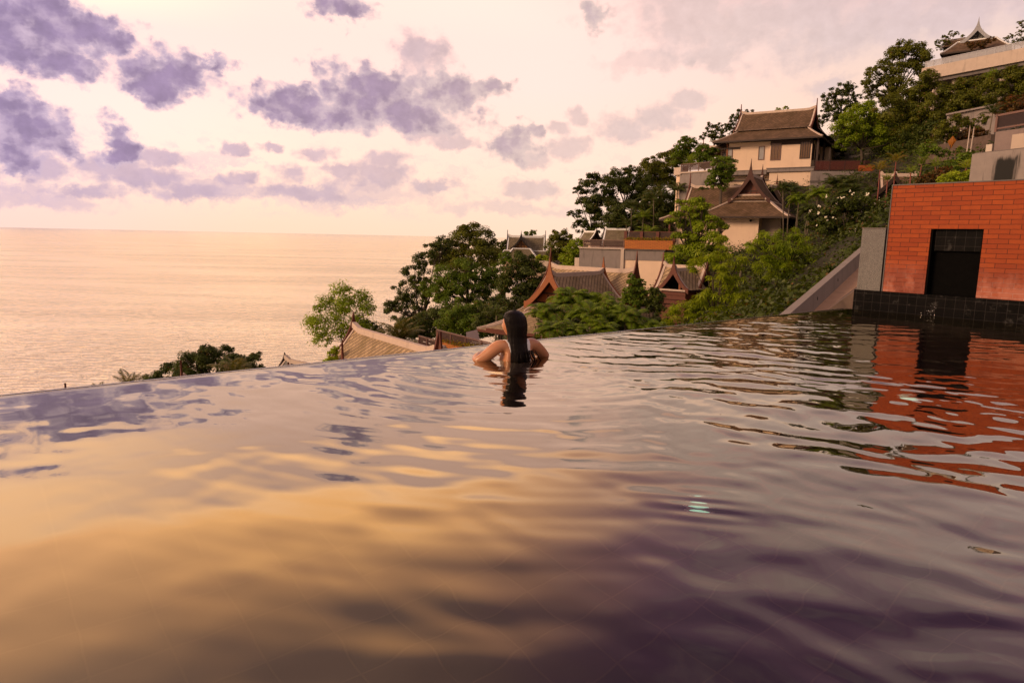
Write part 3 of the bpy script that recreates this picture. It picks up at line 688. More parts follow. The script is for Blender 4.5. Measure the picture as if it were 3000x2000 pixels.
    def block(s, x0, x1, y0, y1, z0, z1, m, name='wall'):
        mb = MB(); mb.box(s.L((x0+x1)/2, (y0+y1)/2, (z0+z1)/2), s.a*(x1-x0)/2, s.d*(y1-y0)/2, Z3*(z1-z0)/2)
        return build(name, mb, m, s.o)
    def window(s, x0, x1, y, z0, z1, glass=CURT, n=1, side=False, frame=METB):
        """window on the front (normal -d at local y) or, with side, on the x end (x0,x1 along d, y = local x)"""
        if side: f = lambda u, z, o: s.L(y+o, u, z); ax = s.d; nn = s.a
        else: f = lambda u, z, o: s.L(u, y-o, z); ax = s.a; nn = -s.d
        fr = MB(); t = .09
        for (u, z, hw, hh) in (((x0+x1)/2, z0, (x1-x0)/2+t/2, t/2), ((x0+x1)/2, z1, (x1-x0)/2+t/2, t/2), (x0, (z0+z1)/2, t/2, (z1-z0)/2-t/2), (x1, (z0+z1)/2, t/2, (z1-z0)/2-t/2)):
            fr.box(f(u, z, .03), ax*hw, nn*.06, Z3*hh)
        for i in range(1, n): fr.box(f(x0+(x1-x0)*i/n, (z0+z1)/2, .03), ax*.025, nn*.05, Z3*((z1-z0)/2-t/2))
        w = build('window', fr, frame, s.o)
        pn = MB(); pn.box(f((x0+x1)/2, (z0+z1)/2, .012), ax*((x1-x0)/2-t/2), nn*.009, Z3*((z1-z0)/2-t/2)); build('pane', pn, glass, w)
    def loc(s, px, py, y=None, x=None):
        """local coordinates of a sight line on the plane local y (or local x)"""
        q = PL(px, py, s.L(0, y, 0), s.d) if y is not None else PL(px, py, s.L(x, 0, 0), s.a)
        v = q-s.b; return float(v@s.a), float(v@s.d), float(v[2])

def slab(mb, A, B, zb, zt, th):
    """upright slab between plan points A and B, thickness going away from the viewer"""
    A = np.array([A[0], A[1], 0.]); B = np.array([B[0], B[1], 0.]); e = (B-A)/np.linalg.norm(B-A); n = np.array([-e[1], e[0], 0])
    if n@(A-np.array([0, 0, 0])) < 0: n = -n
    mb.box((A+B)/2+n*th/2+Z3*(zb+zt)/2, (B-A)/2, n*th/2, Z3*(zt-zb)/2)
def railing(label, A, B, z0, h, posts, nsl=5, m_post=METB, m_slat=SLAT, group='terrace railings', sw=None, cat='railing', name='terrace_railing', pw=.09):
    A = np.array([A[0], A[1], z0]); B = np.array([B[0], B[1], z0]); e = (B-A)/np.linalg.norm(B-A)
    r_ = thing(name, label, cat, (A+B)/2, group)
    mb = MB(); mb.beam(A+Z3*h, B+Z3*h, .09, .08); mb.beam(A+Z3*.12, B+Z3*.12, .07, .06); build('top_rail', mb, m_post, r_)
    sw = sw or (h-.22)/nsl*.82
    mb = MB()
    for i in range(nsl): mb.beam(A+Z3*(.18+(h-.24)*(i+.5)/nsl), B+Z3*(.18+(h-.24)*(i+.5)/nsl), .025, sw)
    build('slat_panel', mb, m_slat, r_)
    for i in range(posts):
        p = A+(B-A)*i/(posts-1); build('post', MB().beam(p, p+Z3*(h+.05), pw, pw, e), m_post, r_)
    return r_

# ------------------------------------------------------------------ upper villa on the hill
def villa_upper():
    FR = P(2410, 398, 92); zg = 8.6
    H = House('villa', 'large cream villa with brown tiled roof, highest of the hillside villas below the big trees', (FR[0], FR[1], zg), -32)
    ze = FR[2]-zg
    xl = H.loc(2088, 417, y=0)[0]; D = 10.5; ins = 2.3
    x0i, x1i, y0i, y1i = xl+ins*1.25, -ins, ins, D-ins
    zi = H.loc(2367, 372, y=y0i)[2]; ym = D/2
    xr0 = H.loc(2172, 336, y=ym)[0]; xr1 = H.loc(2391, 316, y=ym)[0]; zr = (H.loc(2388, 318, y=ym)[2]+H.loc(2174, 336, y=ym)[2])/2
    print('upper villa', xl, ze, zi, zr, xr0, xr1)
    H.skirt(xl, 0, 0, D, ze, x0i, x1i, y0i, y1i, zi-.05, ROOF_H1)
    H.gable((xr0, ym, zi), (xr1, ym, zi), (y1i-y0i)/2+.25, zr-zi, ROOF_H1, fin=1.3, bw=.5, board=WOODR)
    # rear cross wing with its own gable
    H.gable((xr1-1.0, ym+1.2, zi-.9), (xr1-1.0, D+3.2, zi-.9), 3.0, zr-zi-.1, ROOF_H1, fin=1.4, ends=(0, 1), panel_ends=(0, 1))
    H.skirt(xr1-4.9, xr1+3.2, D-.6, D+4.2, ze-.3, xr1-3.9, xr1+1.9, D+.2, D+3.2, ze+.7, ROOF_H1)
    H.block(xr1-4.1, xr1+1.7, D-1.9, D+3.4, -1.5, ze-.35, WALL)
    # body
    wx0, wx1, wy = xl+1.9, -1.35, 1.55
    zf = H.loc(2330, 486, y=wy)[2]
    H.block(wx0, wx1-1.3, wy, D-1.6, zf-.4, ze-.12, WALL)
    xa = H.loc(2254, 470, y=wy-.28)[0]; xb = H.loc(2334, 470, y=wy-.28)[0]
    H.block(xa, wx1-.02, wy-.28, wy-.002, zf-.35, ze-.75, WALL); H.block(xa-.02, wx1, wy-.26, wy+.2, ze-.75, ze-.14, WOODD, 'beam')
    H.block(wx1-1.3, wx1, wy, wy+1.1, zf-.35, zf+.75, WALL)
    def win(pxa, pxb, ya, yb, y, **k):
        a = H.loc(pxa, (ya+yb)/2, y=y); b = H.loc(pxb, (ya+yb)/2, y=y); zt = H.loc((pxa+pxb)/2, ya, y=y)[2]; zb = H.loc((pxa+pxb)/2, yb, y=y)[2]
        H.window(a[0], b[0], y, zb, zt, **k)
    win(2131, 2145, 436, 482, wy); win(2223, 2239, 430, 468, wy)
    win(2259, 2287, 421, 469, wy-.28, glass=AMBG, n=3)
    win(2345, 2373, 415, 464, wy-.281, glass=AMBG, n=4, frame=WOODD)
    H.window(wy+.25, wy+1.05, wx1, zf+.8, ze-.8, glass=AMBG, n=2, side=True, frame=WOODD)
    H.block(wx1-1.3, wx1-.05, wy+1.12, D-2.4, zf-.35, ze-.14, WALL)
    H.window(wy+2.6, wy+4.3, wx1-.05, zf+.1, zf+2.3, glass=DARK, n=2, side=True, frame=WOODD); H.window(wy+5.1, wy+6.4, wx1-.05, zf+.1, zf+2.0, glass=DARK, n=2, side=True, frame=WOODD)
    for yy in (wy-.6, wy+4.7):
        H.block(-.75, -.5, yy, yy+.25, zf-.3, ze-.12, WOODD, 'post')
    # grey string course and the storey below
    zb = H.loc(2330, 502, y=wy-.45)[2]
    H.block(xa-.2, wx1+.45, wy-.45, wy+3., zb, zf-.352, CONC, 'base_band'); H.block(xa-.28, wx1+.5, wy-.52, wy+3., zf-.35, zf-.22, CONCD, 'ledge')
    H.block(xl+1.2, xa-.28, wy-.3, wy+3., zb-.25, zf-.50, CONC, 'base_band'); H.block(xl+1.2, xa-.30, wy-.36, wy+3., zf-.498, zf-.41, CONCD, 'ledge')
    H.block(xa+.1, wx1+.15, wy-.15, wy+4, -3.5, zb-.005, WALL, 'lower_wall')
    H.block(xl+1.5, xa+.08, wy+1.2, wy+4, -3.5, zb-.26, WALL, 'lower_wall'); H.block(xl+1.5, xa, wy+1.0, wy+1.19, zb-1.0, zb-.86, CONCD, 'ledge')
    # small side roof on the sea side, behind
    H.gable((xl-3.6, ym+2.4, ze-.9), (xl+2., ym+2.4, ze-.9), 1.5, 1.25, ROOF_H1, fin=1.1, ends=(1, 0), panel_ends=(1, 0), bw=.4)
    H.skirt(xl-.5, xl+3.4, 1.4, D-1, ze-.75, xl+.6, xl+3.2, 2.6, D-2, ze+.05, ROOF_H1)
    H.block(xl+.5, xl+1.9, 2.6, D-2, zf-.4, ze-.8, WALL); H.window(xl+.75, xl+1.35, 2.6, zf+.2, zf+2.3)
    H.block(xl+.15, xl+.33, 2.2, 2.4, zf-.4, ze-.8, WOODR, 'post'); H.block(xl+1.62, xl+1.8, 1.42, 1.54, zf-.4, ze-.2, WOODRL, 'post')
    # sea terrace
    TA = P(1992, 520, 92.5); TB = P(2092, 510, 88.5)
    t = thing('terrace_wall', 'grey concrete terrace wall below the highest villa with a planter end', 'wall', (TA[0], TA[1], 6.))
    mb = MB(); slab(mb, TA, TB, 4.5, P(1995, 509, 92.5)[2], .5); slab(mb, P(2080, 510, 88.6), P(2300, 510, 86), 3.5, 5.5, .4); build('wall', mb, CONC, t)
    mb = MB(); slab(mb, P(1990, 510, 92.4), P(2094, 503, 88.3), P(1995, 509, 92.5)[2], P(1995, 505, 92.5)[2], .62); build('coping', mb, CONCL, t)
    mb = MB(); slab(mb, P(1974, 505, 93.4), P(1994, 505, 92.2), P(1974, 513, 93)[2], P(1974, 491, 93)[2], 1.); build('planter', mb, CONCL, t)
    mb = MB(); slab(mb, P(1981, 530, 93.6), P(1991, 530, 93), 3.5, P(1981, 512, 93)[2], 1.); build('return_wall', mb, WALL, t)
    z0 = P(1995, 504, 92.5)[2]
    railing('dark slatted railing on the sea terrace of the highest villa', P(1995, 500, 92.6), P(2100, 493, 88.4), z0, .98, 3)
    # pool deck side
    DA = P(2377, 510, 89.6); DB = P(2522, 490, 93.5); zt = P(2385, 502, 89.7)[2]
    t = thing('deck_wall', 'grey concrete retaining wall under the brown deck screen of the highest villa', 'wall', (DA[0], DA[1], 6.))
    mb = MB(); slab(mb, DA, P(2565, 500, 88), 5.2, zt, .6); slab(mb, P(2560, 500, 88), P(2578, 500, 92), 5., zt-.05, .5); build('wall', mb, CONC, t)
    mb = MB(); slab(mb, P(2374, 528, 89.5), P(2550, 528, 88.2), P(2400, 533, 89)[2], P(2400, 528, 89)[2], .3); build('ledge', mb, CONCD, t)
    mb = MB(); slab(mb, P(2533, 530, 87.9), P(2541, 530, 87.9), 5.8, 7.6, .1); build('opening', mb, DARK, t)
    mb = MB(); slab(mb, P(2378, 545, 89.8), P(2530, 545, 88.5), 3.5, 5.19, .5); build('lower_wall', mb, WALL, t)
    z0 = zt+.003; A = P(2386, 500, 89.75); B = P(2518, 495, 88.45)
    railing('reddish brown slatted deck screen right of the highest villa', A, B, z0, P(2390, 471, 89.7)[2]-z0, 4, 9, SLAT, mat('red_brown_slats', (.085, .018, .012), .55, .3, 8.), None, cat='screen', name='deck_screen')
    pa = P(2514, 499, 88.4); t = thing('brick_planter', 'orange brick planter box at the end of the brown deck screen', 'planter', pa)
    mb = MB(); slab(mb, P(2515, 499, 88.35), P(2562, 499, 87.95), zt+.003, P(2516, 484, 88.3)[2], .8); build('box', mb, mat('orange_brick', (.33, .085, .02), .8, .2, 6., .3, 25), t)
    build('soil', MB().add([v+np.array([0, 0, .01]) for v in (P(2516, 484, 88.7), P(2560, 484, 88.2), P(2560, 482, 88.6), P(2517, 482, 89))], [[0, 1, 2, 3]]), soil, t)
    mb = MB(); slab(mb, P(2533, 497, 89.2), P(2547, 497, 89.2), zt, P(2540, 470, 89.2)[2], .6); build('pot', mb, SLAT, t)
    # sloping grey garden wall
    t = thing('garden_wall', 'sloping grey garden wall behind the brown deck screen', 'wall', P(2560, 490, 96))
    A, B = P(2486, 470, 101), P(2664, 470, 93); th = np.array([.2, .35, 0])
    zA, zB = P(2486, 457, 101)[2], P(2664, 430, 93)[2]
    p = [np.array([A[0], A[1], 8.]), np.array([B[0], B[1], 7.5]), np.array([B[0], B[1], zB]), np.array([A[0], A[1], zA])]
    build('wall', MB().prism(p, th), CONCD, t)
    return H
villa_upper()

# ------------------------------------------------------------------ middle villa with the big front gable
def villa_middle():
    FR = P(2313, 634, 78); zg = -.6
    H = House('villa', 'cream villa with large dark red front gable and hipped skirt roof, behind the layered tree', (FR[0], FR[1], zg), -31)
    ze = FR[2]-zg; xl = -11.0; D = 10.8
    yg = 2.5
    gl = H.loc(2139, 591, y=yg); gr = H.loc(2251, 591, y=yg); zi = (gl[2]+gr[2])/2
    H.skirt(xl, 0, 0, D, ze, gl[0]-.15, gr[0]+.15, yg, D-2.5, zi, ROOF_H1, hipw=.30)
    ap = H.loc(2200, 512, y=yg-.1); hw = (gr[0]-gl[0])/2+.12
    zg_ = zi+.55
    print('middle villa', ze, zi, ap, hw)
    H.gable((ap[0], yg-.25, zg_-.35), (ap[0], D-2.2, zg_-.35), hw, ap[2]-zg_+.35, ROOF_H1, fin=1.75, bw=.55, panel=WOODR, inset=.7, board=WOODD if False else mat('dark_red_wood', (.060, .016, .010), .6, .35, 6.))
    H.gable((ap[0]+1.2, D-2.4, zg_-.8), (ap[0]+1.2, D+1.2, zg_-.8), 1.8, 2.5, ROOF_H1, fin=1.7, ends=(0, 1), panel_ends=(0, 1))
    # pent eave under the gable
    mb = MB(); y0 = yg-.42; mb.quad(H.L(ap[0]-hw+.35, y0, zi+.22), H.L(ap[0]+hw-.35, y0, zi+.22), H.L(ap[0]+hw-.8, y0+.55, zi+.75), H.L(ap[0]-hw+.8, y0+.55, zi+.75), [(0, 0), (4, 0), (4, .8), (0, .8)])
    pe = build('pent_roof', mb, ROOF_H1, H.o)
    mb = MB(); mb.beam(H.L(ap[0]-hw+.8, y0+.5, zi+.79), H.L(ap[0]+hw-.8, y0+.5, zi+.79), .14, .18)
    for sg in (-1, 1): mb.beam(H.L(ap[0]+sg*(hw-.35), y0, zi+.24), H.L(ap[0]+sg*(hw-.8), y0+.5, zi+.79), .14, .16)
    build('ridge_cap', mb, TRIM, pe)
    # left wing
    yw = 4.8
    wl = H.loc(2023, 549, y=yw); wr = H.loc(2160, 545, y=yw); zr = (wl[2]+wr[2])/2
    ew = zr-2.9
    H.gable((wl[0], yw, ew), (ap[0]-.2, yw, ew), 3.0, zr-ew, ROOF_H1, fin=1.7, ends=(1, 0), panel_ends=(1, 0), bw=.4)
    tip = H.loc(1931, 642, y=1.4)
    H.skirt(tip[0], xl+2., 1.4, D-2, tip[2], wl[0]+.3, xl+1., 2.4, D-3.5, ew+.15, ROOF_H1)
    # walls
    wy = 1.5; xa = H.loc(2123, 680, y=wy)[0]; xb = H.loc(2221, 680, y=wy)[0]
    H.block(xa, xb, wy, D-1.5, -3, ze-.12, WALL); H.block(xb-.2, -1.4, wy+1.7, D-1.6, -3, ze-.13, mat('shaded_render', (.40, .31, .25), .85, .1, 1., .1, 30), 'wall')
    H.block(xl+1, xa-.02, wy+.9, D-1.6, -3, ze-.13, WALL)
    lamp = H.loc(2199, 646, y=wy-.12); mb = MB(); c = H.L(lamp[0], wy-.12, lamp[2]); mb.lathe(c, [(.03, -.16), (.13, -.08), (.13, .08), (.03, .16)], 10); build('wall_light', mb, DARK, H.o)
    H.block(tip[0]+1.7, xl+1., 3.2, D-3, -2.5, ew-.4, WALL)
    H.block(tip[0]+1.1, tip[0]+1.3, 1.9, 2.1, -2.5, tip[2]-.1, WOODR, 'post')
    H.window(tip[0]+2.6, tip[0]+4.0, 3.2, tip[2]-2.3, tip[2]-.5, glass=DARK)
    return H
villa_middle()

# ------------------------------------------------------------------ terrace house with brick planter
def terrace_house():
    A = P(1697, 760, 82); M_ = P(1826, 760, 79.5); B = P(1945, 760, 77.2)
    zt = P(1700, 727, 82)[2]; zp = P(1830, 731, 79.5)[2]
    t = thing('terrace_house', 'flat-topped grey concrete terrace house with beige lower wall, left of the layered tree', 'house', ((A[0]+B[0])/2, (A[1]+B[1])/2, zt-6))
    mb = MB(); slab(mb, A, M_, zt-7, zt-.02, 5.); build('wall', mb, CONC, t)
    mb = MB(); slab(mb, P(1695, 760, 81.8), P(1829, 760, 79.2), zt-.018, zt+.14, 5.3); build('coping', mb, CONCL, t)
    mb = MB(); slab(mb, P(1818, 760, 79.4), P(1827, 760, 79.2), zt-7, zt-.02, .4); build('pier', mb, CONCL, t)
    z1 = P(1880, 733, 78.3)[2]; z2 = P(1880, 763, 78.3)[2]
    mb = MB(); slab(mb, P(1828, 760, 79.3), B, z2, z1, 4.6); build('concrete_band', mb, CONC, t)
    mb = MB(); slab(mb, P(1827, 760, 79.1), P(1948, 760, 77), z1+.004, z1+.12, 4.8); build('band_coping', mb, CONCD, t)
    mb = MB(); slab(mb, P(1826, 760, 79.45), B, z2-7, z2-.004, 4.5); build('lower_wall', mb, WALL, t)
    mb = MB(); slab(mb, P(1872, 815, 79.0), P(1912, 815, 78.2), P(1890, 832, 78.8)[2], P(1890, 806, 78.8)[2], .2); w = build('window', mb, WOODR, t)
    mb = MB(); slab(mb, P(1876, 815, 78.9), P(1886, 815, 78.7), P(1890, 830, 78.8)[2], P(1890, 809, 78.8)[2], .1); slab(mb, P(1890, 815, 78.6), P(1908, 815, 78.25), P(1890, 830, 78.8)[2], P(1890, 809, 78.8)[2], .1); build('pane', mb, CURT, w)
    mb = MB(); slab(mb, P(1683, 775, 83), P(1696, 775, 82.2), zt-7, P(1690, 755, 82.5)[2], 3.); build('side_wall', mb, CONCL, t)
    bp = thing('brick_planter', 'long orange brick planter with yellow flowers on the grey terrace house', 'planter', P(1890, 731, 78.5))
    ob = bpy.data.materials.new('planter_brick'); ob.use_nodes = True; n = NT(ob.node_tree); pr = n.n['Principled BSDF']
    bt = n.add('ShaderNodeTexBrick'); co = n.add('ShaderNodeNewGeometry').outputs['Position']
    cv = n.add('ShaderNodeCombineXYZ'); n.l.new(n.v('DOT_PRODUCT', co, (.9, -.4, 0)), cv.inputs[0]); n.l.new(n.v('DOT_PRODUCT', co, (0, 0, 1)), cv.inputs[1]); n.l.new(cv.outputs[0], bt.inputs[0])
    bt.inputs['Color1'].default_value = (.42, .13, .025, 1); bt.inputs['Color2'].default_value = (.50, .17, .03, 1); bt.inputs['Mortar'].default_value = (.22, .07, .02, 1)
    bt.inputs['Scale'].default_value = 1; bt.inputs['Brick Width'].default_value = .5; bt.inputs['Row Height'].default_value = .15; bt.inputs['Mortar Size'].default_value = .02
    n.l.new(bt.outputs[0], pr.inputs['Base Color']); pr.inputs['Roughness'].default_value = .8; MATS['planter_brick'] = ob
    zp1 = P(1880, 704, 78.3)[2]
    mb = MB(); slab(mb, P(1828, 760, 79.0), P(1968, 760, 76.6), z1+.13, zp1, 1.0); build('box', mb, ob, bp)
    fl = leaf_scatter_line(P(1832, 703, 79.2), P(1965, 703, 77.0), 900, .16, .22, .14); build_np('flowers', *fl, L_YEL, bp)
    railing('dark slatted railing on the left part of the grey terrace house', P(1710, 727, 81.8), P(1827, 727, 79.5), zt+.145, P(1715, 702, 81.8)[2]-zt-.14, 3, 4)
    railing('upper brown railing with wide posts above the long brick planter', P(1833, 705, 80.2), P(1975, 705, 77.8), zp1-.2, P(1835, 678, 80)[2]-zp1+.2, 4, 6, mat('red_brown_post', (.12, .032, .024), .6, .2, 6.), SLAT, 'terrace railings', pw=.34)
def leaf_scatter_line(A, B, n, size, h, w):
    r_ = np.random.default_rng(int(A[0]*10)+n); A = np.array(A); B = np.array(B)
    c = A+(B-A)*r_.random((n, 1))+r_.normal(0, 1, (n, 3))*np.array([w, w, h*.5])+np.array([0, 0, h*.4])
    return leaf_quads(c, r_.normal(0, 1, (n, 3))+np.array([0, 0, .5]), size*r_.uniform(.6, 1.3, n), r_)
def leaf_quads(c, nrm, size, r_, asp=.55, drop=None):
    n = len(c); nrm = nrm/(np.linalg.norm(nrm, axis=1, keepdims=True)+1e-9)
    t = r_.normal(0, 1, (n, 3)) if drop is None else drop; t = t-nrm*(t*nrm).sum(1, keepdims=True); t /= np.linalg.norm(t, axis=1, keepdims=True)+1e-9
    b = np.cross(nrm, t); s = size[:, None]
    fold = nrm*s*.12
    V = np.stack([c-t*s*.5, c+b*s*asp*.5-t*s*.02+fold, c+t*s*.5, c-b*s*asp*.5-t*s*.02+fold], 1).reshape(-1, 3)
    return V, np.arange(n*4).reshape(-1, 4)
terrace_house()

# small grey-ridged roof behind the terrace house
def roof_behind():
    c = P(1800, 690, 96)
    H = House('villa', 'small olive roof with white ridge just behind the terrace railing', (c[0], c[1], c[2]-4.5), -18)
    a = H.loc(1772, 671, y=0); b = H.loc(1846, 673, y=0)
    H.gable((a[0], 0, a[2]-2.2), (b[0], 0, a[2]-2.2), 2.4, 2.2, ROOF_FAR, TRIMW, WOODD, WOODD, .35, bw=.3, rw=.13)
    H.block(a[0]+.6, b[0]-.6, -1.6, 1.6, -1, a[2]-2.2, WALL)
    c = P(1722, 690, 99)
    H = House('shrine', 'narrow white-edged gable roof end by the dark trees left of the terrace', (c[0], c[1], c[2]-4), -60)
    H.gable((-.9, 0, 3.3), (2.0, 0, 3.3), 1.1, 1.25, ROOF_FAR, TRIMW, WOODD, WOODD, .25, bw=.2, rw=.12)
    H.block(-.6, 1.8, -.8, .8, -1, 3.3, WALL)
roof_behind()

# ------------------------------------------------------------------ far pavilion by the sea
def villa_far():
    c = P(1545, 745, 120)
    H = House('villa', 'olive roofed pavilion with white ridges standing farthest out above the sea', (c[0], c[1], c[2]-2.5), -4)
    ym = 4.
    a = H.loc(1488, 693, y=ym); b = H.loc(1597, 694, y=ym); zr = (a[2]+b[2])/2; zi = H.loc(1550, 735, y=1.2)[2]
    H.gable((a[0], ym, zi), (b[0], ym, zi), 3.0, zr-zi, ROOF_FAR, TRIMW, WOODD, WOODD, 1.05, bw=.3, rw=.20)
    g = H.loc(1527, 694, y=.2); zb = H.loc(1527, 728, y=.2)[2]
    H.gable((g[0], .2, zb), (g[0], ym, zb), 1.75, g[2]-zb-.1, ROOF_FAR, TRIMW, mat('black_stained_wood', (.018, .012, .010), .6, .3, 6.), mat('honey_panel', (.30, .135, .045), .6, .2, 4.), 1.15, ends=(1, 0), panel_ends=(1, 0), bw=.35, rw=.16)
    l = H.loc(1460, 752, y=-1.5); r_ = H.loc(1646, 748, y=0)
    H.skirt(l[0]-.5, r_[0]-.5, -1., 9, zi-1.25, a[0]-.3, b[0]+1.4, .9, 7.1, zi-.02, ROOF_FAR, TRIMW, .24)
    g0 = H.loc(1503, 732, y=-.6)[0]; g1 = H.loc(1553, 732, y=-.6)[0]
    H.skirt(g0-1.7, g1+1.8, -2.6, 3, zi-1.5, g0, g1, -.5, 1.5, zb-.05, ROOF_FAR, TRIMW, .26)
    H.block(l[0]+.8, r_[0]-2, 0, 8, -2, zi-1.35, WALL)
    t = thing('terrace_wall', 'low grey concrete terrace wall right of the far white-ridged pavilion', 'wall', P(1620, 765, 114))
    A, B = P(1583, 760, 114), P(1652, 760, 112)
    mb = MB(); slab(mb, P(1612, 760, 113), P(1652, 760, 112), P(1630, 757, 113)[2], P(1630, 746, 113)[2], 2.); slab(mb, P(1580, 770, 110), P(1620, 770, 109), P(1600, 780, 110)[2]-1, P(1600, 765, 110)[2], 2); build('parapet', mb, CONCL, t)
    mb = MB(); slab(mb, P(1614, 760, 114), P(1652, 760, 113), P(1630, 800, 113)[2], P(1630, 757, 113)[2], 2.); slab(mb, P(1580, 770, 111), P(1625, 770, 110), P(1600, 800, 110)[2], P(1600, 778, 110)[2], 2); build('wall', mb, CONC, t)
villa_far()

# ------------------------------------------------------------------ near roofs behind the swimmer
def villa_near():
    A = P(1612, 806, 56); B0 = P(1766, 799, 62.5)
    ang = math.degrees(math.atan2(B0[1]-A[1], B0[0]-A[0])); Ln = math.hypot(B0[0]-A[0], B0[1]-A[1])
    H = House('villa', 'teak villa with olive tiled roofs, gable facing the sea behind the fan of palms', (A[0], A[1], -9.), ang)
    zr = (A[2]+B0[2])/2+9.
    zg = P(1556, 893, 56)[2]+9
    print('near villa', ang, Ln, zr, zg)
    hw = 2.45
    H.gable((0, 0, zg), (Ln, 0, zg), hw, zr-zg, ROOF_N, TRIM, WOODRL, WOODRL, 1.35, bw=.52, inset=.85, rw=.17)
    # pent eave below the gable, then the skirt
    zi = zg-.45
    mb = MB(); mb.quad(H.L(-.55, hw-.3, zi-.2), H.L(-.55, -hw+.3, zi-.2), H.L(.5, -hw+.75, zi+.35), H.L(.5, hw-.75, zi+.35), [(0, 0), (4, 0), (4, .9), (0, .9)])
    pe = build('pent_roof', mb, ROOF_N, H.o); mb = MB(); mb.beam(H.L(.45, hw-.75, zi+.4), H.L(.45, -hw+.75, zi+.4), .16, .2)
    for sg in (-1, 1): mb.beam(H.L(-.55, sg*(hw-.3), zi-.16), H.L(.45, sg*(hw-.75), zi+.4), .15, .15)
    build('ridge_cap', mb, TRIM, pe)
    H.skirt(-3.0, Ln+1.5, -hw-2.6, hw+2.8, zi-1.75, 0.1, Ln-.5, -hw+.1, hw-.1, zi-.3, ROOF_N, TRIM, .22, WOODR)
    H.block(-1.0, Ln-1, -hw-.9, hw+.9, -1, zi-1.85, WOODRL, 'wall'); H.window(-hw*.5, hw*.5, -1.01, 2., 4., glass=DARK, side=True)
    # back roof
    C_ = P(1614, 780, 69.5); D_ = P(1862, 797, 62.5)
    ang2 = math.degrees(math.atan2(D_[1]-C_[1], D_[0]-C_[0])); L2 = math.hypot(D_[0]-C_[0], D_[1]-C_[1])
    H2 = House('villa', 'long olive tiled roof crossing behind the teak gable villa', (C_[0], C_[1], -9.), ang2)
    z2 = (C_[2]+D_[2])/2+9; print('back roof', ang2, L2, z2)
    H2.gable((0, 0, z2-3.4), (L2, 0, z2-3.4), 3.3, 3.4, ROOF_N, TRIM, WOODR, WOODR, 1.8, bw=.5, rw=.19)
    H2.skirt(-1.6, L2+1.6, -5.2, 5.2, z2-5.0, .2, L2-.2, -3.1, 3.1, z2-3.5, ROOF_N, TRIM, .22, WOODR)
    H2.block(0, L2, -3.9, 3.9, -1, z2-5.1, WOODRL, 'wall')
    # low eave poking out behind the swimmer's head
    e = P(1425, 960, 50); H3 = House('pavilion', 'low hipped tile roof whose corner shows left of the swimmer head', (e[0], e[1], e[2]-3), ang)
    ze = 3.; H3.skirt(0, 9, -7, .0, ze, 3.2, 6., -4., -3.0, ze+1.65, ROOF_N, TRIM, .22, WOODR); H3.block(1.2, 8, -6, -1, -2, ze-.1, WOODRL, 'wall')
    # small sala to the right, front gable
    S = P(1975, 786, 52); H4 = House('pavilion', 'small open red gabled pavilion between the two dark shrubs and the bright green tree', (S[0], S[1], -8.), 48)
    zr = P(1975, 790, 52)[2]+8; zb = P(1975, 848, 52)[2]+8; hw = 1.25*1.02
    H4.gable((0, 0, zb), (3.2, 0, zb), hw, zr-zb, ROOF_N, TRIM, WOODR, DARK, .95, bw=.34, inset=1.2, ends=(1, 0), panel_ends=(0, 0), rw=.12)
    build('king_post', MB().box(H4.L(.6, -.25, zb+.45), H4.a*.06, H4.d*.08, Z3*.55), WOODRL, H4.o)
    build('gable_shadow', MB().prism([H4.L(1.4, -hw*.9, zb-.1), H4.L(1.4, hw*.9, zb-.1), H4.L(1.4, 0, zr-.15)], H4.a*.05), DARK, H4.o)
    H4.block(-.15, .05, -hw*.85, hw*.85, zb-.10, zb+.02, TRIM, 'sill'); H4.block(.06, 2.6, -hw*.8, hw*.8, zb-3.5, zb-.11, WOODR, 'wall')
    for k in range(3): H4.block(-.02-.10*k, .055, -hw*.85-.12*k, hw*.85+.12*k, zb-.42-.32*k, zb-.30-.32*k, WOODR, 'shutter_band')
    a0 = H4.loc(1941, 777, x=3.0); a1 = H4.loc(2066, 781, x=3.0)
    H4.gable((3.2, a0[1]-.0, zb-.35), (3.2, a1[1], zb-.35), 1.5, (a0[2]+a1[2])/2-zb+.3, ROOF_N, TRIM, WOODR, WOODR, .95, bw=.34, rw=.13)
villa_near()

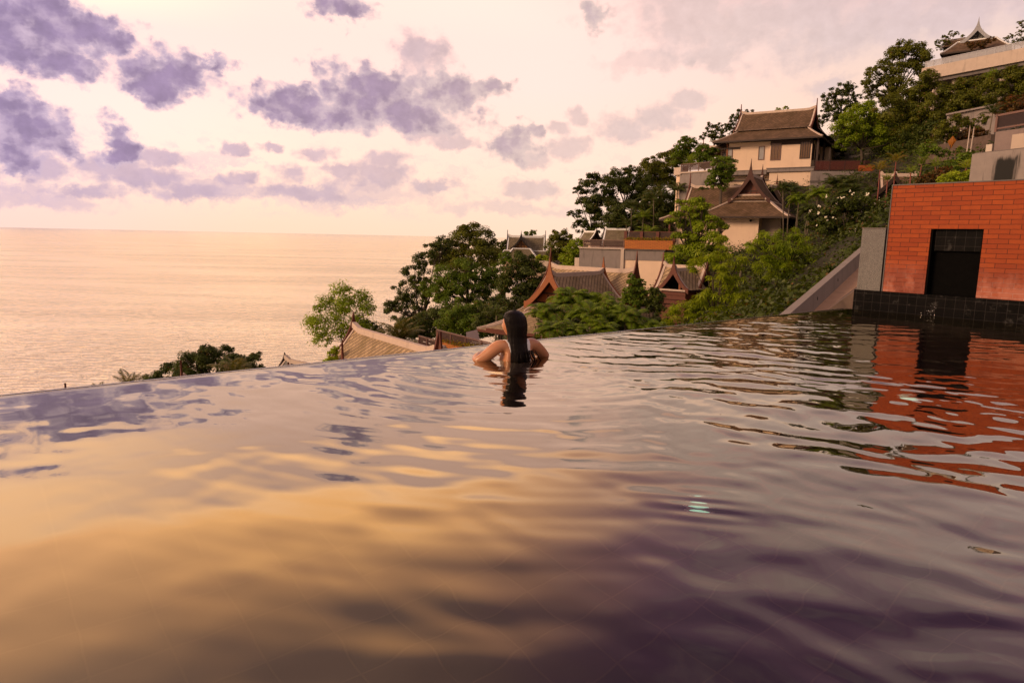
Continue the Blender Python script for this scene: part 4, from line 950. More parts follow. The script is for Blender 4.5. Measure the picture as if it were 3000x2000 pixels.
# ------------------------------------------------------------------ roof just below the pool edge
def villa_below():
    A = P(1037, 958, 46); B0 = P(1280, 1040, 37)
    ang = math.degrees(math.atan2(B0[1]-A[1], B0[0]-A[0])); Ln = math.hypot(B0[0]-A[0], B0[1]-A[1]); zr = (A[2]+B0[2])/2
    H = House('villa', 'buff diamond tiled roof with pale ridge rising over the pool edge left of the swimmer', (A[0], A[1], zr-8), ang)
    z = 8.; print('below', ang, Ln, A[2], B0[2])
    H.gable((0, 0, z-3.6), (Ln, 0, z-3.6), 3.3, 3.6, ROOF_N, TRIM, WOODR, WOODR, 1.1, bw=.45, ends=(1, 1), rw=.19, pw=1.2)
    H.block(.6, Ln-.6, -2.6, 2.6, -1, z-3.4, WOODRL, 'wall')
    # porch gables in front: their spires stand before the tiles
    for (x, y, D, lab, h) in ((1006, 1005, 40.5, 'slim red roof spire standing before the buff tiles', 1.35), (1295, 978, 33.5, 'dark red roof spire with broad base beside the orange planter', 1.0), (533, 1060, 46, 'slim red roof spire in front of the round dark tree', 1.2), (195, 1126, 44, 'tiny roof spire far left on the pool edge', .7)):
        t = P(x, y, D); g = House('porch', lab, (t[0], t[1], t[2]-6.), 40)
        zt = 6.-h*.98
        g.gable((0, 0, zt-1.5), (3, 0, zt-1.5), 1.2 if h != 1.0 else 1.1, 1.5, ROOF_N, TRIM, WOODR, WOODR, h, ends=(1, 0), panel_ends=(1, 0), bw=.35)
        g.block(.5, 2.8, -.8, .8, -1, zt-1.5, WOODR, 'wall')
    # little grey roofs at the far left
    A = P(836, 1054, 56); H5 = House('villa', 'low grey tiled roof peeping over the pool edge under the airy tree', (A[0], A[1], A[2]-6), -38)
    H5.gable((0, 0, 3.8), (8, 0, 3.8), 2.8, 2.2, ROOF_G, CONCL, WOODD, WOODD, .55, bw=.3, ends=(1, 1)); H5.block(.6, 7.4, -2, 2, -1, 3.7, WALL)
    A = P(848, 1080, 50); H6 = House('villa', 'second grey roof ridge rising to the right under the airy tree', (A[0], A[1], A[2]-6), 38)
    H6.gable((0, 0, 4.1), (5.5, 0, 4.1), 2.3, 1.9, ROOF_G, CONCL, WOODR, WOODR, .4, bw=.3); H6.block(.6, 5, -1.6, 1.6, -1, 4.0, WALL)
    # brick terrace with railing
    A = P(1280, 1015, 44); B0 = P(1440, 1038, 38.5); zt = P(1282, 999, 44)[2]
    t = thing('brick_terrace', 'orange brick terrace planter with yellow flowers left of the swimmer', 'planter', (A[0], A[1], zt-3))
    mb = MB(); slab(mb, P(1277, 1015, 44), B0, zt-4, zt, 1.2); build('box', mb, MATS['planter_brick'], t)
    fl = leaf_scatter_line(P(1290, 1000, 44.2), P(1425, 1025, 39.4), 700, .13, .2, .16); build_np('flowers', *fl, L_YEL, t)
    h = P(1282, 970, 44)[2]-zt
    railing('long brown slatted railing above the brick terrace left of the swimmer', P(1280, 1000, 44.6), P(1462, 1000, 38.6), zt-.25, h+.25, 5, 6)
    A = P(1228, 1010, 47.5); B0 = P(1277, 1010, 45.5)
    railing('short low railing between the coconut palm and the brick terrace', A, B0, P(1230, 1025, 47.5)[2], 1.0, 3, 3)
    t = thing('lean_to_roof', 'small plain eave of a low outbuilding behind the long brown railing', 'roof', P(1390, 975, 52))
    build('roof', MB().prism([P(1365, 973, 54), P(1386, 968, 55), P(1394, 1000, 54), P(1368, 1000, 53)], (.3, .6, .0)), CONCL, t)
villa_below()

# ------------------------------------------------------------------ hilltop house and the buildings on the right
def hilltop():
    G = P(2868, 100, 104); zg = 29.
    H = House('villa', 'grey gabled villa on the hilltop above the white railing', (G[0], G[1], zg), -38)
    ap = H.loc(2868, 78, y=0); bl = H.loc(2815, 123, y=0); br = H.loc(2909, 112, y=0)
    hw = (br[0]-bl[0])/2; xm = (br[0]+bl[0])/2; zb = (bl[2]+br[2])/2
    GB = mat('grey_bargeboard', (.30, .30, .33), .6, .1, 4.); GP = mat('grey_boarding', (.17, .17, .17), .7, .15, 3.)
    H.gable((xm, 0, zb), (xm, 7, zb), hw, ap[2]-zb, ROOF_G, CONC, GB, GP, 1.25, bw=.55, inset=.8, pw=1.45)
    l = H.loc(2755, 158, y=-2.6); r_ = H.loc(2962, 131, y=-2.6)
    H.skirt(l[0], r_[0], -2.6, 8, (l[2]+r_[2])/2, bl[0]-.4, br[0]+.4, .1, 6, zb, ROOF_H1, TRIMW, .18)
    H.gable((H.loc(2768, 122, y=3)[0], 3, H.loc(2768, 150, y=3)[2]), (xm, 3, H.loc(2768, 150, y=3)[2]), 2.4, H.loc(2768, 122, y=3)[2]-H.loc(2768, 150, y=3)[2], ROOF_H1, CONC, GB, GP, .3, ends=(1, 0), panel_ends=(1, 0))
    H.block(l[0]+1.5, r_[0]-1.5, -1, 7, -2, (l[2]+r_[2])/2-.1, CONCL)
    A = P(2702, 190, 99); B0 = P(3060, 165, 86)
    t = thing('hilltop_parapet', 'long pale concrete terrace parapet crossing the hilltop', 'wall', A)
    zt = (P(2722, 186, 98.2)[2]+P(2995, 153, 88.2)[2])/2; zb = (P(2780, 214, 96)[2]+P(2995, 189, 88.2)[2])/2
    mb = MB(); slab(mb, A, B0, zb, zt, 2.5); build('parapet', mb, CONCL, t)
    mb = MB(); slab(mb, P(2705, 215, 99.2), P(3060, 190, 86.2), zb-.45, zb-.004, 3.); build('slab_edge', mb, CONCD, t)
    mb = MB(); slab(mb, P(2705, 215, 102.5), P(3060, 190, 89.5), zb-5, zb-.46, 1.); build('wall', mb, CONC, t)
    for f in (.12, .3, .5, .7): q = P(2705, 215, 100.2)*(1-f)+P(3060, 190, 87.2)*f; build('column', MB().beam((q[0], q[1], zb-5), (q[0], q[1], zb-.46), .5, .5), CONCL, t)
    h = (P(2730, 165, 98)[2]-P(2730, 185, 98)[2]+P(2990, 130, 88.4)[2]-P(2990, 152, 88.4)[2])/2
    railing('white metal railing with many thin slats along the hilltop parapet', P(2712, 190, 99.1), P(3055, 165, 86.7), zt+.012, h, 14, 9, GREYM, GREYM, None, sw=.055)
hilltop()
def right_buildings():
    A = P(2846, 470, 26); B0 = P(3080, 470, 23.4)
    t = thing('concrete_tower', 'grey concrete building with black water stain above the brick fountain wall', 'building', (A[0], A[1], 1.))
    def stained():
        m = bpy.data.materials.new('stained_concrete'); m.use_nodes = True; n = NT(m.node_tree); pr = n.n['Principled BSDF']
        co = n.add('ShaderNodeNewGeometry').outputs['Position']; nz, _ = n.noise(co, 3., 5, .6); st, _ = n.noise(n.v('MULTIPLY', co, (7, 7, .8)), 1., 4, .6)
        e = (B0-A)[:2]/np.linalg.norm((B0-A)[:2]); c0 = P(2950, 500, 24.85)
        u = n.v('DOT_PRODUCT', n.v('SUBTRACT', co, tuple(c0)), (e[0], e[1], 0)); z = n.v('DOT_PRODUCT', co, (0, 0, 1))
        w = n.m('ADD', n.m('ABSOLUTE', u), n.m('MULTIPLY', n.m('SUBTRACT', st, .5), .5))
        s = n.m('MULTIPLY', n.smooth(w, .48, .30), n.smooth(n.m('ADD', z, n.m('MULTIPLY', n.m('SUBTRACT', st, .5), .5)), P(2950, 452, 24.85)[2], P(2950, 470, 24.85)[2]))
        c = n.mix(nz, (.20, .165, .155), (.31, .26, .24)); c = n.mix(n.smooth(st, .58, .75), c, (.14, .115, .105)); c = n.mix(s, c, (.010, .009, .008))
        n.l.new(c, pr.inputs['Base Color']); pr.inputs['Roughness'].default_value = .85; return m
    mb = MB(); slab(mb, A, B0, -1, P(2855, 452, 26)[2], 1.5); build('stained_wall', mb, stained(), t)
    mb = MB(); slab(mb, P(2853, 470, 25.98), B0, P(2856, 452, 26)[2]+.004, P(2856, 449, 26)[2], 1.6); build('ledge', mb, CONCD, t)
    mb = MB(); slab(mb, P(2912, 430, 26.6), P(3080, 430, 24.6), P(2912, 449, 26.6)[2]+.02, P(2915, 387, 26.6)[2], 2.); build('upper_wall', mb, mat('brown_grey_render', (.22, .165, .155), .85, .15, 4., .3, 30, stain=.3), t)
    mb = MB(); slab(mb, P(2962, 425, 25.9), P(3080, 425, 24.5), P(2965, 450, 25.9)[2], P(2970, 395, 25.9)[2], .06); build('pale_panel', mb, mat('beige_panel', (.46, .36, .29), .7, .08, 3.), t)
    mb = MB(); slab(mb, P(2889, 425, 26.8), P(2907, 425, 26.6), P(2890, 448, 26.8)[2], P(2890, 424, 26.8)[2], .4); build('cabinet', mb, mat('beige_metal', (.52, .43, .36), .5, .06, 3.), t)
    mb = MB(); slab(mb, P(2850, 530, 25.96), P(2866, 530, 25.9), .5, P(2850, 520, 26)[2], .1); build('dark_slot', mb, DARK, t)
    sA, sB = P(2921, 360, 27.6), P(3085, 350, 25.4); z0 = P(2921, 380, 27.6)[2]; z1 = P(2924, 339, 27.6)[2]
    railing('framed dark slatted screen on top of the grey concrete building', sA, sB, z0-.1, z1-z0+.1, 2, 8, METB, mat('near_black_slats', (.030, .014, .013), .6, .2, 8.), None, cat='screen', name='slatted_screen', sw=.062)
    # pale house wall seen through the trees
    A2, B2 = P(2768, 400, 76), P(2912, 390, 70)
    t = thing('garden_house', 'pale grey garden house wall half hidden under the hill trees', 'house', A2)
    mb = MB(); slab(mb, A2, B2, P(2800, 425, 76)[2], P(2800, 336, 75)[2], 5); build('wall', mb, CONC, t)
    mb = MB(); slab(mb, P(2764, 400, 75.6), P(2916, 390, 69.6), P(2800, 336, 75)[2]+.004, P(2800, 331, 75)[2], 5.6); build('roof_slab', mb, CONC, t)
    mb = MB(); slab(mb, P(2875, 360, 71.3), P(2886, 360, 70.9), P(2880, 364, 71)[2], P(2880, 353, 71)[2], .05); build('window', mb, DARK, t)
    t = thing('stone_wall', 'rough brown stone retaining wall under the hill trees', 'wall', P(2760, 430, 62))
    mb = MB(); slab(mb, P(2695, 440, 66), P(2900, 425, 57), P(2760, 470, 62)[2], P(2760, 418, 62)[2], 1.); build('stones', mb, mat('rough_stone', (.11, .075, .06), .95, .6, 2.5, 1., 4), t)
    for (x0, y0, x1, y1, D, lab) in ((2831, 452, 2842, 372, 50, 'thin pale pole leaning before the stone wall'), (2842, 445, 2854, 374, 52, 'second thin pole behind the first, nearer the grey building')):
        t = thing('garden_pole', lab, 'pole', P(x0, y0, D), 'thin garden poles'); build('shaft', MB().tube([P(x0, y0+8, D), P(x1, y1, D)], [.045, .03], 8), CONCL, t)
        c = P(x1, y1, D); build('cap', MB().lathe(c, [(.045, 0), (.05, .05), (.01, .09)], 8), METB, t)
    # low villa roof between the brick wall and the upper villa
    c = P(2610, 530, 66); H = House('villa', 'small brown roof with pale ridge just above the left end of the brick fountain wall', (c[0], c[1], c[2]-4.5), -20)
    a, b = H.loc(2578, 514, y=0), H.loc(2688, 512, y=0)
    H.gable((a[0], 0, a[2]-2.6), (b[0], 0, a[2]-2.6), 2.8, 2.6, ROOF_H1, TRIM, WOODD, WOODD, .2, bw=.4); H.block(a[0]+.6, b[0]-.6, -1.9, 1.9, -1, a[2]-2.5, WOODD)
    g = H.loc(2623, 516, y=-3.4); H.gable((g[0], -3.4, g[2]-1.7), (g[0], -.4, g[2]-1.7), 1.7, 1.7, ROOF_H1, TRIM, WOODD, WOODD, .25, ends=(1, 0), panel_ends=(1, 0), bw=.4)
right_buildings()

# ------------------------------------------------------------------ vegetation
def crown_points(lobes, n, r_, flat=.8, clump=.38, kc=16):
    """leaf places: ragged clumps on and inside each lobe. lobes: (centre, radius)"""
    C = []; N = []; w = np.array([r**2 for _, r in lobes]); w = w/w.sum()
    for (c, r), f in zip(lobes, w):
        k = max(5, int(kc*r_.uniform(.8, 1.25))); m = max(20, int(n*f))
        d = r_.normal(0, 1, (k, 3)); d[:, 2] = d[:, 2]*.9+.25; d /= np.linalg.norm(d, axis=1, keepdims=True)
        q = r_.random((k, 1))**.5
        cc = np.array(c)+d*np.array([1, 1, flat])*r*(.35+.62*q); cr_ = r*clump*r_.uniform(.55, 1.25, (k, 1))
        i = r_.integers(0, k, m)
        g = r_.normal(0, 1, (m, 3)); g /= np.linalg.norm(g, axis=1, keepdims=True)+1e-9
        p = cc[i]+g*(r_.random((m, 1))**.45)*cr_[i]*np.array([1.15, 1.15, .72])
        C.append(p); N.append(g*.7+d[i]*.35+np.array([0, 0, .55])+r_.normal(0, .45, (m, 3)))
    return np.concatenate(C), np.concatenate(N)
def star_leaves(c, r_, size, k=7):
    n = len(c); ax = np.array([0, 0, 1.])+r_.normal(0, .45, (n, 3)); ax /= np.linalg.norm(ax, axis=1, keepdims=True)
    t = np.cross(ax, r_.normal(0, 1, (n, 3))); t /= np.linalg.norm(t, axis=1, keepdims=True); b = np.cross(ax, t); Vs = []
    for j in range(k):
        a = 2*math.pi*j/k+r_.uniform(-.2, .2, (n, 1)); d = t*np.cos(a)+b*np.sin(a); s = size*r_.uniform(.7, 1.2, (n, 1))
        side = np.cross(ax, d); dn = np.array([0, 0, -1.])
        p0 = c+d*s*.08; p1 = c+d*s*.52+side*s*.10-ax*s*.02+dn*s*.08; p2 = c+d*s+dn*s*.42; p3 = c+d*s*.52-side*s*.10-ax*s*.02+dn*s*.08
        Vs.append(np.stack([p0, p1, p2, p3], 1))
    V = np.concatenate(Vs).reshape(-1, 3); return V, np.arange(len(V)).reshape(-1, 4)
def limbs(mb, base, lobes, r_, tr, fork=.45):
    base = np.array(base, float); cen = np.mean([c for c, _ in lobes], axis=0); low = min(c[2]-r*.5 for c, r in lobes)
    top = base+(cen-base)*fork; top[2] = max(base[2]+.6, min(low+.2, cen[2]-.2)); mid = (base+top)/2+r_.normal(0, .18, 3)*np.array([1, 1, 0])
    mb.tube([base-Z3*.3, base+Z3*.1, mid, top], [tr*1.5, tr*1.15, tr*.95, tr*.75], 8)
    for c, r in lobes:
        c = np.array(c); m = (top+c)/2+np.array([0, 0, .12*np.linalg.norm(c-top)])*r_.uniform(-.3, 1)+r_.normal(0, .12, 3)
        mb.tube([top-Z3*.05, m, c, c+Z3*r*.5], [tr*.5, tr*.3, tr*.14, tr*.05], 5)
        for _ in range(3):
            d = r_.normal(0, 1, 3); d[2] = abs(d[2])*.6; d /= np.linalg.norm(d)
            mb.tube([m*.4+c*.6, c*.8+m*.2+d*r*.4, c+d*r*.85], [tr*.2, tr*.12, tr*.04], 4)
SEED = [100]
def tree(name, label, D, px, m, leaf=.3, dens=1., cat='tree', group=None, bark=None, base=None, flat=.85, clump=.38, kc=16, style='leaf', tr=None, flowers=0, jit=.7, asp=.55, fork=.45, extra=None):
    SEED[0] += 1; r_ = np.random.default_rng(SEED[0]); lobes = []; leaf *= .84
    for x, y, r in px:
        R = r*1.14*D/2000; lobes.append((P(x, y, D+r_.uniform(-jit, jit)*R), R))
    cen = np.mean([c for c, _ in lobes], axis=0)
    if base: b = P(*base)
    else: b = np.array([cen[0], cen[1], 0])
    g = ground(b[0], b[1]); b[2] = min(g, min(c[2] for c, _ in lobes)-.3)
    o = thing(name, label, cat, b, group)
    tot = sum(R**2 for _, R in lobes); n = int(min(34000, dens*5.2*math.pi*tot/(leaf*leaf*asp*.5)))
    if style == 'star':
        n = int(n/5); c, nn = crown_points(lobes, n, r_, flat, clump, kc); V, Q = star_leaves(c, r_, leaf)
    else:
        c, nn = crown_points(lobes, n, r_, flat, clump, kc); V, Q = leaf_quads(c, nn, leaf*r_.uniform(.6, 1.25, len(c)), r_, asp)
    build_np('crown', V, Q, m, o)
    mb = MB(); H = cen[2]-b[2]; limbs(mb, b, lobes, r_, (tr or max(.05, min(.30, .016*H+.007*sum(R for _, R in lobes)))), fork)
    build('trunk', mb, bark or BARK, o, True)
    if flowers:
        tops = []
        for c0, R in lobes:
            d = r_.normal(0, 1, (int(flowers*R*R), 3)); d[:, 2] = abs(d[:, 2]); d[:, 1] = -abs(d[:, 1]); d /= np.linalg.norm(d, axis=1, keepdims=True); tops.append(c0+d*R*r_.uniform(.92, 1.08, (len(d), 1)))
        f = np.concatenate(tops); k = 5; cl = np.repeat(f, k, 0)+r_.normal(0, .06, (len(f)*k, 3))
        V, Q = leaf_quads(cl, r_.normal(0, .6, (len(cl), 3))+np.array([-.3, -.6, .6]), .15*r_.uniform(.7, 1.2, len(cl)), r_, .8)
        build_np('blossom', V, Q, mat('white_petals', (.85, .78, .62), .6, .06, 5.), o)
    return o
def frond(Vs, st, c, az, el, L, r_, droop, nl=22, lw=.05, ll=.34, arch=1.):
    """one pinnate frond; leaflets as narrow kites"""
    h = np.array([math.cos(az), math.sin(az), 0]); pts = []; N = 12
    for i in range(N+1):
        q = i/N; e = el-droop*q**1.5; pts.append((math.cos(e), math.sin(e)))
    p = np.array(c, float); line = [p.copy()]
    for i in range(N): p = p+(h*pts[i][0]+Z3*pts[i][1])*L/N; line.append(p.copy())
    line = np.array(line); st.append(line)
    side = np.cross(h, Z3)
    for sg in (1, -1):
        for j in range(nl):
            q = .10+.90*(j+r_.uniform(0, .6))/nl; i = min(N-1, int(q*N)); f = q*N-i
            b = line[i]*(1-f)+line[i+1]*f; t = line[i+1]-line[i]; t /= np.linalg.norm(t)
            l = L*ll*(math.sin(math.pi*min(1, .22+.75*q))**.8)*r_.uniform(.85, 1.1)
            n = np.cross(t, side*sg); n = n if n[2] > 0 else -n
            d = side*sg*.85+t*.55+n*.18*arch-Z3*.15; d /= np.linalg.norm(d)
            w = np.cross(d, n); w /= np.linalg.norm(w)+1e-9; wd = L*lw*.5
            m = b+d*l*.45; tip = b+d*l*.95-Z3*l*.38
            Vs += [b, m+w*wd*.5, tip, m-w*wd*.5]
def palm(name, label, D, x, y, rpx, m, n=14, cat='palm', group=None, droop=1.5, el=(.15, 1.45), trunk=True, nl=24, lw=.075, ll=.34, stems=1, spread=0., bark=None, tr=.11, up=0., azr=None):
    SEED[0] += 1; r_ = np.random.default_rng(SEED[0]); L = rpx*D/2000*1.18
    c0 = P(x, y, D); g = min(ground(c0[0], c0[1]), c0[2]-.5)
    o = thing(name, label, cat, (c0[0], c0[1], g), group); Vs = []; st = []; mb = MB()
    for s in range(stems):
        off = np.array([r_.normal(0, spread), r_.normal(0, spread), r_.normal(0, spread*.5)]) if s else np.zeros(3)
        c = c0+off
        for k in range(n):
            a = azr[0]+(azr[1]-azr[0])*r_.random() if azr else 2*math.pi*(k*.382+r_.uniform(-.06, .06))
            e = el[0]+(el[1]-el[0])*((k+.5)/n)**.8+r_.normal(0, .08)
            frond(Vs, st, c, a, e, L*r_.uniform(.8, 1.1), r_, droop*r_.uniform(.8, 1.2), nl, lw, ll)
        if trunk: mb.tube([np.array([c0[0]+off[0]*.4, c0[1]+off[1]*.4, g-.2]), (np.array([c0[0]+off[0]*.4, c0[1]+off[1]*.4, g])+c)/2+r_.normal(0, .08, 3), c], [tr*1.25, tr, tr*.75], 7)
    V = np.array(Vs); build_np('fronds', V, np.arange(len(V)).reshape(-1, 4), m, o)
    rm = MB()
    for l in st: rm.tube(l[::2], np.linspace(.022, .006, len(l[::2]))*max(.6, L/2.2), 4)
    build('rib', rm, mat('pale_frond_rib', (.20, .17, .06), .6, .2, 6.), o)
    if trunk: build('trunk', mb, bark or PALMT, o, True)
    return o
# --- far left, below the pool edge
tree('round_tree', 'dark round tree rising like a dome over the pool edge, far left', 58, [(640, 1062, 52), (575, 1078, 50), (510, 1098, 45), (455, 1115, 30), (690, 1075, 45), (725, 1095, 42), (748, 1047, 20), (600, 1040, 30), (640, 1105, 60), (560, 1115, 50), (760, 1080, 14)], L_DARK, .26, 1.1)
palm('coconut_palm', 'small coconut palm in front of the dark round dome tree', 49, 690, 1100, 70, L_COCO, 13, el=(.35, 1.5), droop=1.3)
palm('coconut_palm', 'pale feathery palm top on the pool edge left of the dark dome tree', 47, 378, 1135, 55, L_COCO, 10, el=(.5, 1.5), droop=1.)
palm('coconut_palm', 'leftmost low palm top just showing over the pool edge', 47, 292, 1150, 36, L_COCO, 8, el=(.5, 1.3), droop=1.)
tree('airy_tree', 'slender airy tree with bright leaves standing against the sea behind the buff roof', 53, [(1000, 848, 24), (1050, 878, 30), (1075, 905, 20), (955, 885, 22), (930, 905, 14), (930, 950, 32), (985, 915, 30), (1000, 960, 30), (1050, 940, 26), (945, 995, 24), (1070, 960, 16), (912, 945, 14), (1010, 890, 25)], L_FRESH, .22, .75, bark=BARKP, base=(1018, 1045, 53), tr=.06, fork=.3, clump=.62, kc=30)
tree('shrub', 'dark shrub behind the spire of the buff tiled roof', 56, [(1080, 962, 24), (1062, 950, 14), (1105, 970, 18), (1055, 975, 16)], L_DARK, .22, cat='shrub')
tree('shrub', 'yellow-green shrub at the lower left corner of the buff tiled roof', 44, [(975, 1040, 16), (968, 1058, 18), (985, 1025, 12), (960, 1075, 16)], L_BRIGHT, .25, cat='shrub')
palm('coconut_palm', 'broad coconut palm with long drooping fronds behind the buff tiled roof', 52, 1172, 1005, 82, L_COCO, 22, el=(.0, 1.5), droop=1.25, nl=26, ll=.28)
# --- big seaward grove
tree('broadleaf_tree', 'dark brownish open tree leaning over the sea, leftmost of the big grove', 92, [(1160, 912, 34), (1140, 900, 22), (1190, 850, 36), (1215, 800, 34), (1245, 765, 34), (1280, 730, 34), (1300, 712, 26), (1225, 890, 36), (1255, 840, 34), (1205, 935, 30), (1180, 880, 30)], L_DARK, .32, .62, base=(1240, 985, 92), clump=.3, fork=.3)
tree('broadleaf_tree', 'tallest domed tree of the seaward grove, olive crown against the horizon', 98, [(1400, 700, 44), (1355, 690, 34), (1325, 728, 40), (1380, 672, 22), (1430, 715, 32), (1300, 760, 36), (1370, 745, 48), (1440, 755, 28), (1415, 740, 44), (1290, 745, 26), (1330, 780, 40)], L_OLIVE, .32, 1., base=(1370, 960, 98))
tree('broadleaf_tree', 'bright olive tree in the front middle of the seaward grove', 88, [(1340, 835, 44), (1300, 812, 36), (1390, 850, 40), (1410, 800, 36), (1255, 845, 26), (1360, 790, 34), (1430, 840, 30), (1440, 800, 20), (1320, 870, 40), (1280, 860, 30)], L_MID, .30, .95, base=(1385, 975, 88))
tree('broadleaf_tree', 'low dark tree at the foot of the seaward grove above the coconut palm', 80, [(1220, 945, 34), (1280, 930, 44), (1250, 970, 36), (1310, 970, 40), (1200, 970, 24)], L_DARK, .28, 1.)
tree('broadleaf_tree', 'low green tree left of the long brown railing under the grove', 74, [(1340, 930, 44), (1380, 945, 40), (1310, 955, 30), (1400, 910, 34), (1360, 975, 34), (1420, 960, 34)], L_MID, .26, 1.)
tree('broadleaf_tree', 'dark bushy tree with drooping leaves in front of the far white-ridged pavilion', 82, [(1530, 765, 32), (1560, 795, 36), (1505, 800, 34), (1475, 825, 26), (1540, 830, 44), (1575, 840, 30), (1500, 850, 34), (1550, 870, 34), (1590, 855, 18)], L_DARK, .36, 1.1, asp=.45, base=(1540, 930, 82))
tree('broadleaf_tree', 'thin-leaved tree in the gap between the domed tree and the far pavilion', 92, [(1470, 790, 26), (1480, 750, 18), (1462, 830, 26), (1450, 870, 28), (1488, 770, 16)], L_MID, .28, .8, base=(1465, 950, 92))
tree('broadleaf_tree', 'low dark tree between the grove and the low hipped roof left of the swimmer', 68, [(1470, 905, 36), (1430, 925, 36), (1500, 925, 30), (1455, 950, 34), (1520, 890, 26), (1410, 960, 30)], L_DARK, .26, 1.1)
tree('broadleaf_tree', 'dense dark undertree filling the foot of the grove behind the coconut palm', 84, [(1190, 960, 34), (1250, 945, 40), (1310, 935, 44), (1370, 930, 44), (1430, 915, 40), (1480, 905, 34), (1340, 965, 36), (1400, 965, 34), (1460, 950, 34), (1270, 985, 30), (1420, 880, 30)], L_DARK, .28, 1.)
palm('fan_palm', 'small dark palm above the low hipped roof by the grove', 64, 1455, 925, 34, L_PALMD, 12)
tree('broadleaf_tree', 'small dark far tree left of the white-ridged pavilion', 126, [(1472, 715, 15), (1480, 728, 16), (1465, 735, 14), (1490, 742, 14)], L_DARK, .4, 1., flat=.95)
tree('broadleaf_tree', 'tuft of a tree showing over the ridge of the far pavilion', 132, [(1545, 690, 12), (1562, 683, 10), (1535, 695, 8)], L_MID, .4, .9)
tree('shrub', 'bright yellow-green shrub on the terrace right of the far pavilion', 112, [(1590, 756, 14), (1603, 758, 12), (1578, 760, 10)], L_BRIGHT, .35, cat='shrub')
tree('broadleaf_tree', 'dark cone-shaped tree right of the far pavilion', 106, [(1640, 688, 20), (1630, 710, 24), (1652, 722, 26), (1620, 735, 22), (1645, 755, 30), (1665, 700, 14), (1662, 750, 24)], L_OLIVE, .34, 1.1)
tree('broadleaf_tree', 'bright green tree left of the grey terrace house', 90, [(1690, 715, 18), (1675, 735, 22), (1698, 745, 20), (1660, 765, 24), (1685, 775, 26), (1705, 725, 14), (1650, 790, 20)], L_FRESH, .30, 1.1)
# --- hillside left of the upper villa
tree('broadleaf_tree', 'big dark tree overhanging the sky at the left end of the hillside', 116, [(1745, 528, 28), (1715, 545, 24), (1770, 545, 30), (1720, 585, 30), (1690, 625, 16), (1672, 628, 12), (1755, 590, 38), (1735, 635, 34), (1705, 660, 24), (1690, 560, 14), (1730, 680, 26), (1770, 640, 34)], L_DARK, .36, .85, base=(1750, 720, 116), clump=.3)
tree('broadleaf_tree', 'dark tree second from the left on the hillside skyline', 119, [(1800, 520, 24), (1830, 515, 22), (1855, 500, 20), (1810, 550, 34), (1850, 545, 32), (1880, 535, 28), (1825, 585, 36), (1870, 585, 34), (1785, 580, 24)], L_DARK, .36, .95)
tree('broadleaf_tree', 'rounded olive tree on the skyline halfway up to the upper villa', 124, [(1905, 480, 26), (1935, 470, 24), (1890, 500, 22), (1965, 460, 24), (1925, 510, 34), (1960, 500, 32), (1985, 485, 24), (1900, 540, 34), (1950, 540, 34)], L_OLIVE, .36, 1.)
tree('broadleaf_tree', 'small-leaved tree on the skyline just left of the upper villa terrace', 119, [(2005, 412, 16), (2025, 420, 18), (1995, 435, 18), (2020, 445, 24), (2045, 435, 18), (1985, 460, 20), (2012, 470, 24), (2060, 450, 16)], L_MID, .34, 1., jit=.5)
tree('broadleaf_tree', 'gappy dark tree against the sky left of the upper villa roof', 118, [(2085, 378, 14), (2105, 372, 12), (2070, 392, 10), (2110, 392, 14), (2092, 400, 14), (2058, 402, 9), (2120, 405, 10), (2078, 365, 7)], L_DARK, .32, .75, jit=.5, clump=.32, base=(2095, 450, 118))
tree('broadleaf_tree', 'tree behind the left gable of the upper villa, showing beside its spire', 112, [(2155, 345, 14), (2165, 328, 8), (2140, 368, 14), (2150, 385, 14), (2188, 328, 6), (2205, 325, 5), (2130, 378, 8)], L_DARK, .3, .9, jit=.4)
tree('broadleaf_tree', 'tufts of a tree showing over the middle of the upper villa ridge', 116, [(2278, 322, 7), (2302, 317, 7), (2290, 330, 8)], L_BRIGHT, .3, .9)
tree('shrub', 'low green trees on the sea terrace left of the upper villa wall', 100, [(2060, 440, 18), (2080, 450, 22), (2045, 460, 18), (2090, 470, 18), (2065, 475, 20)], L_MID, .28, 1.1, cat='shrub')
palm('fan_palm', 'round spiky palm on the sea terrace behind the slatted railing', 97, 2022, 478, 24, L_PALM, 26, el=(-.2, 1.5), droop=.6, nl=14)
tree('terrace_tree', 'round-leaved dark tree before the upper villa terrace', 84, [(2112, 472, 18), (2135, 478, 18), (2095, 490, 18), (2122, 500, 22), (2145, 497, 13), (2105, 515, 20), (2085, 523, 11), (2075, 535, 10), (2130, 520, 16), (2120, 540, 18), (2095, 540, 14)], L_MID, .26, 1., base=(2115, 565, 84))
tree('hedge', 'dark undergrowth below the upper villa terrace wall, above the ridge of the middle villa', 88, [(2120, 555, 18), (2150, 552, 16), (2090, 560, 18), (2060, 560, 18)], L_DARK, .26, 1., cat='shrub')
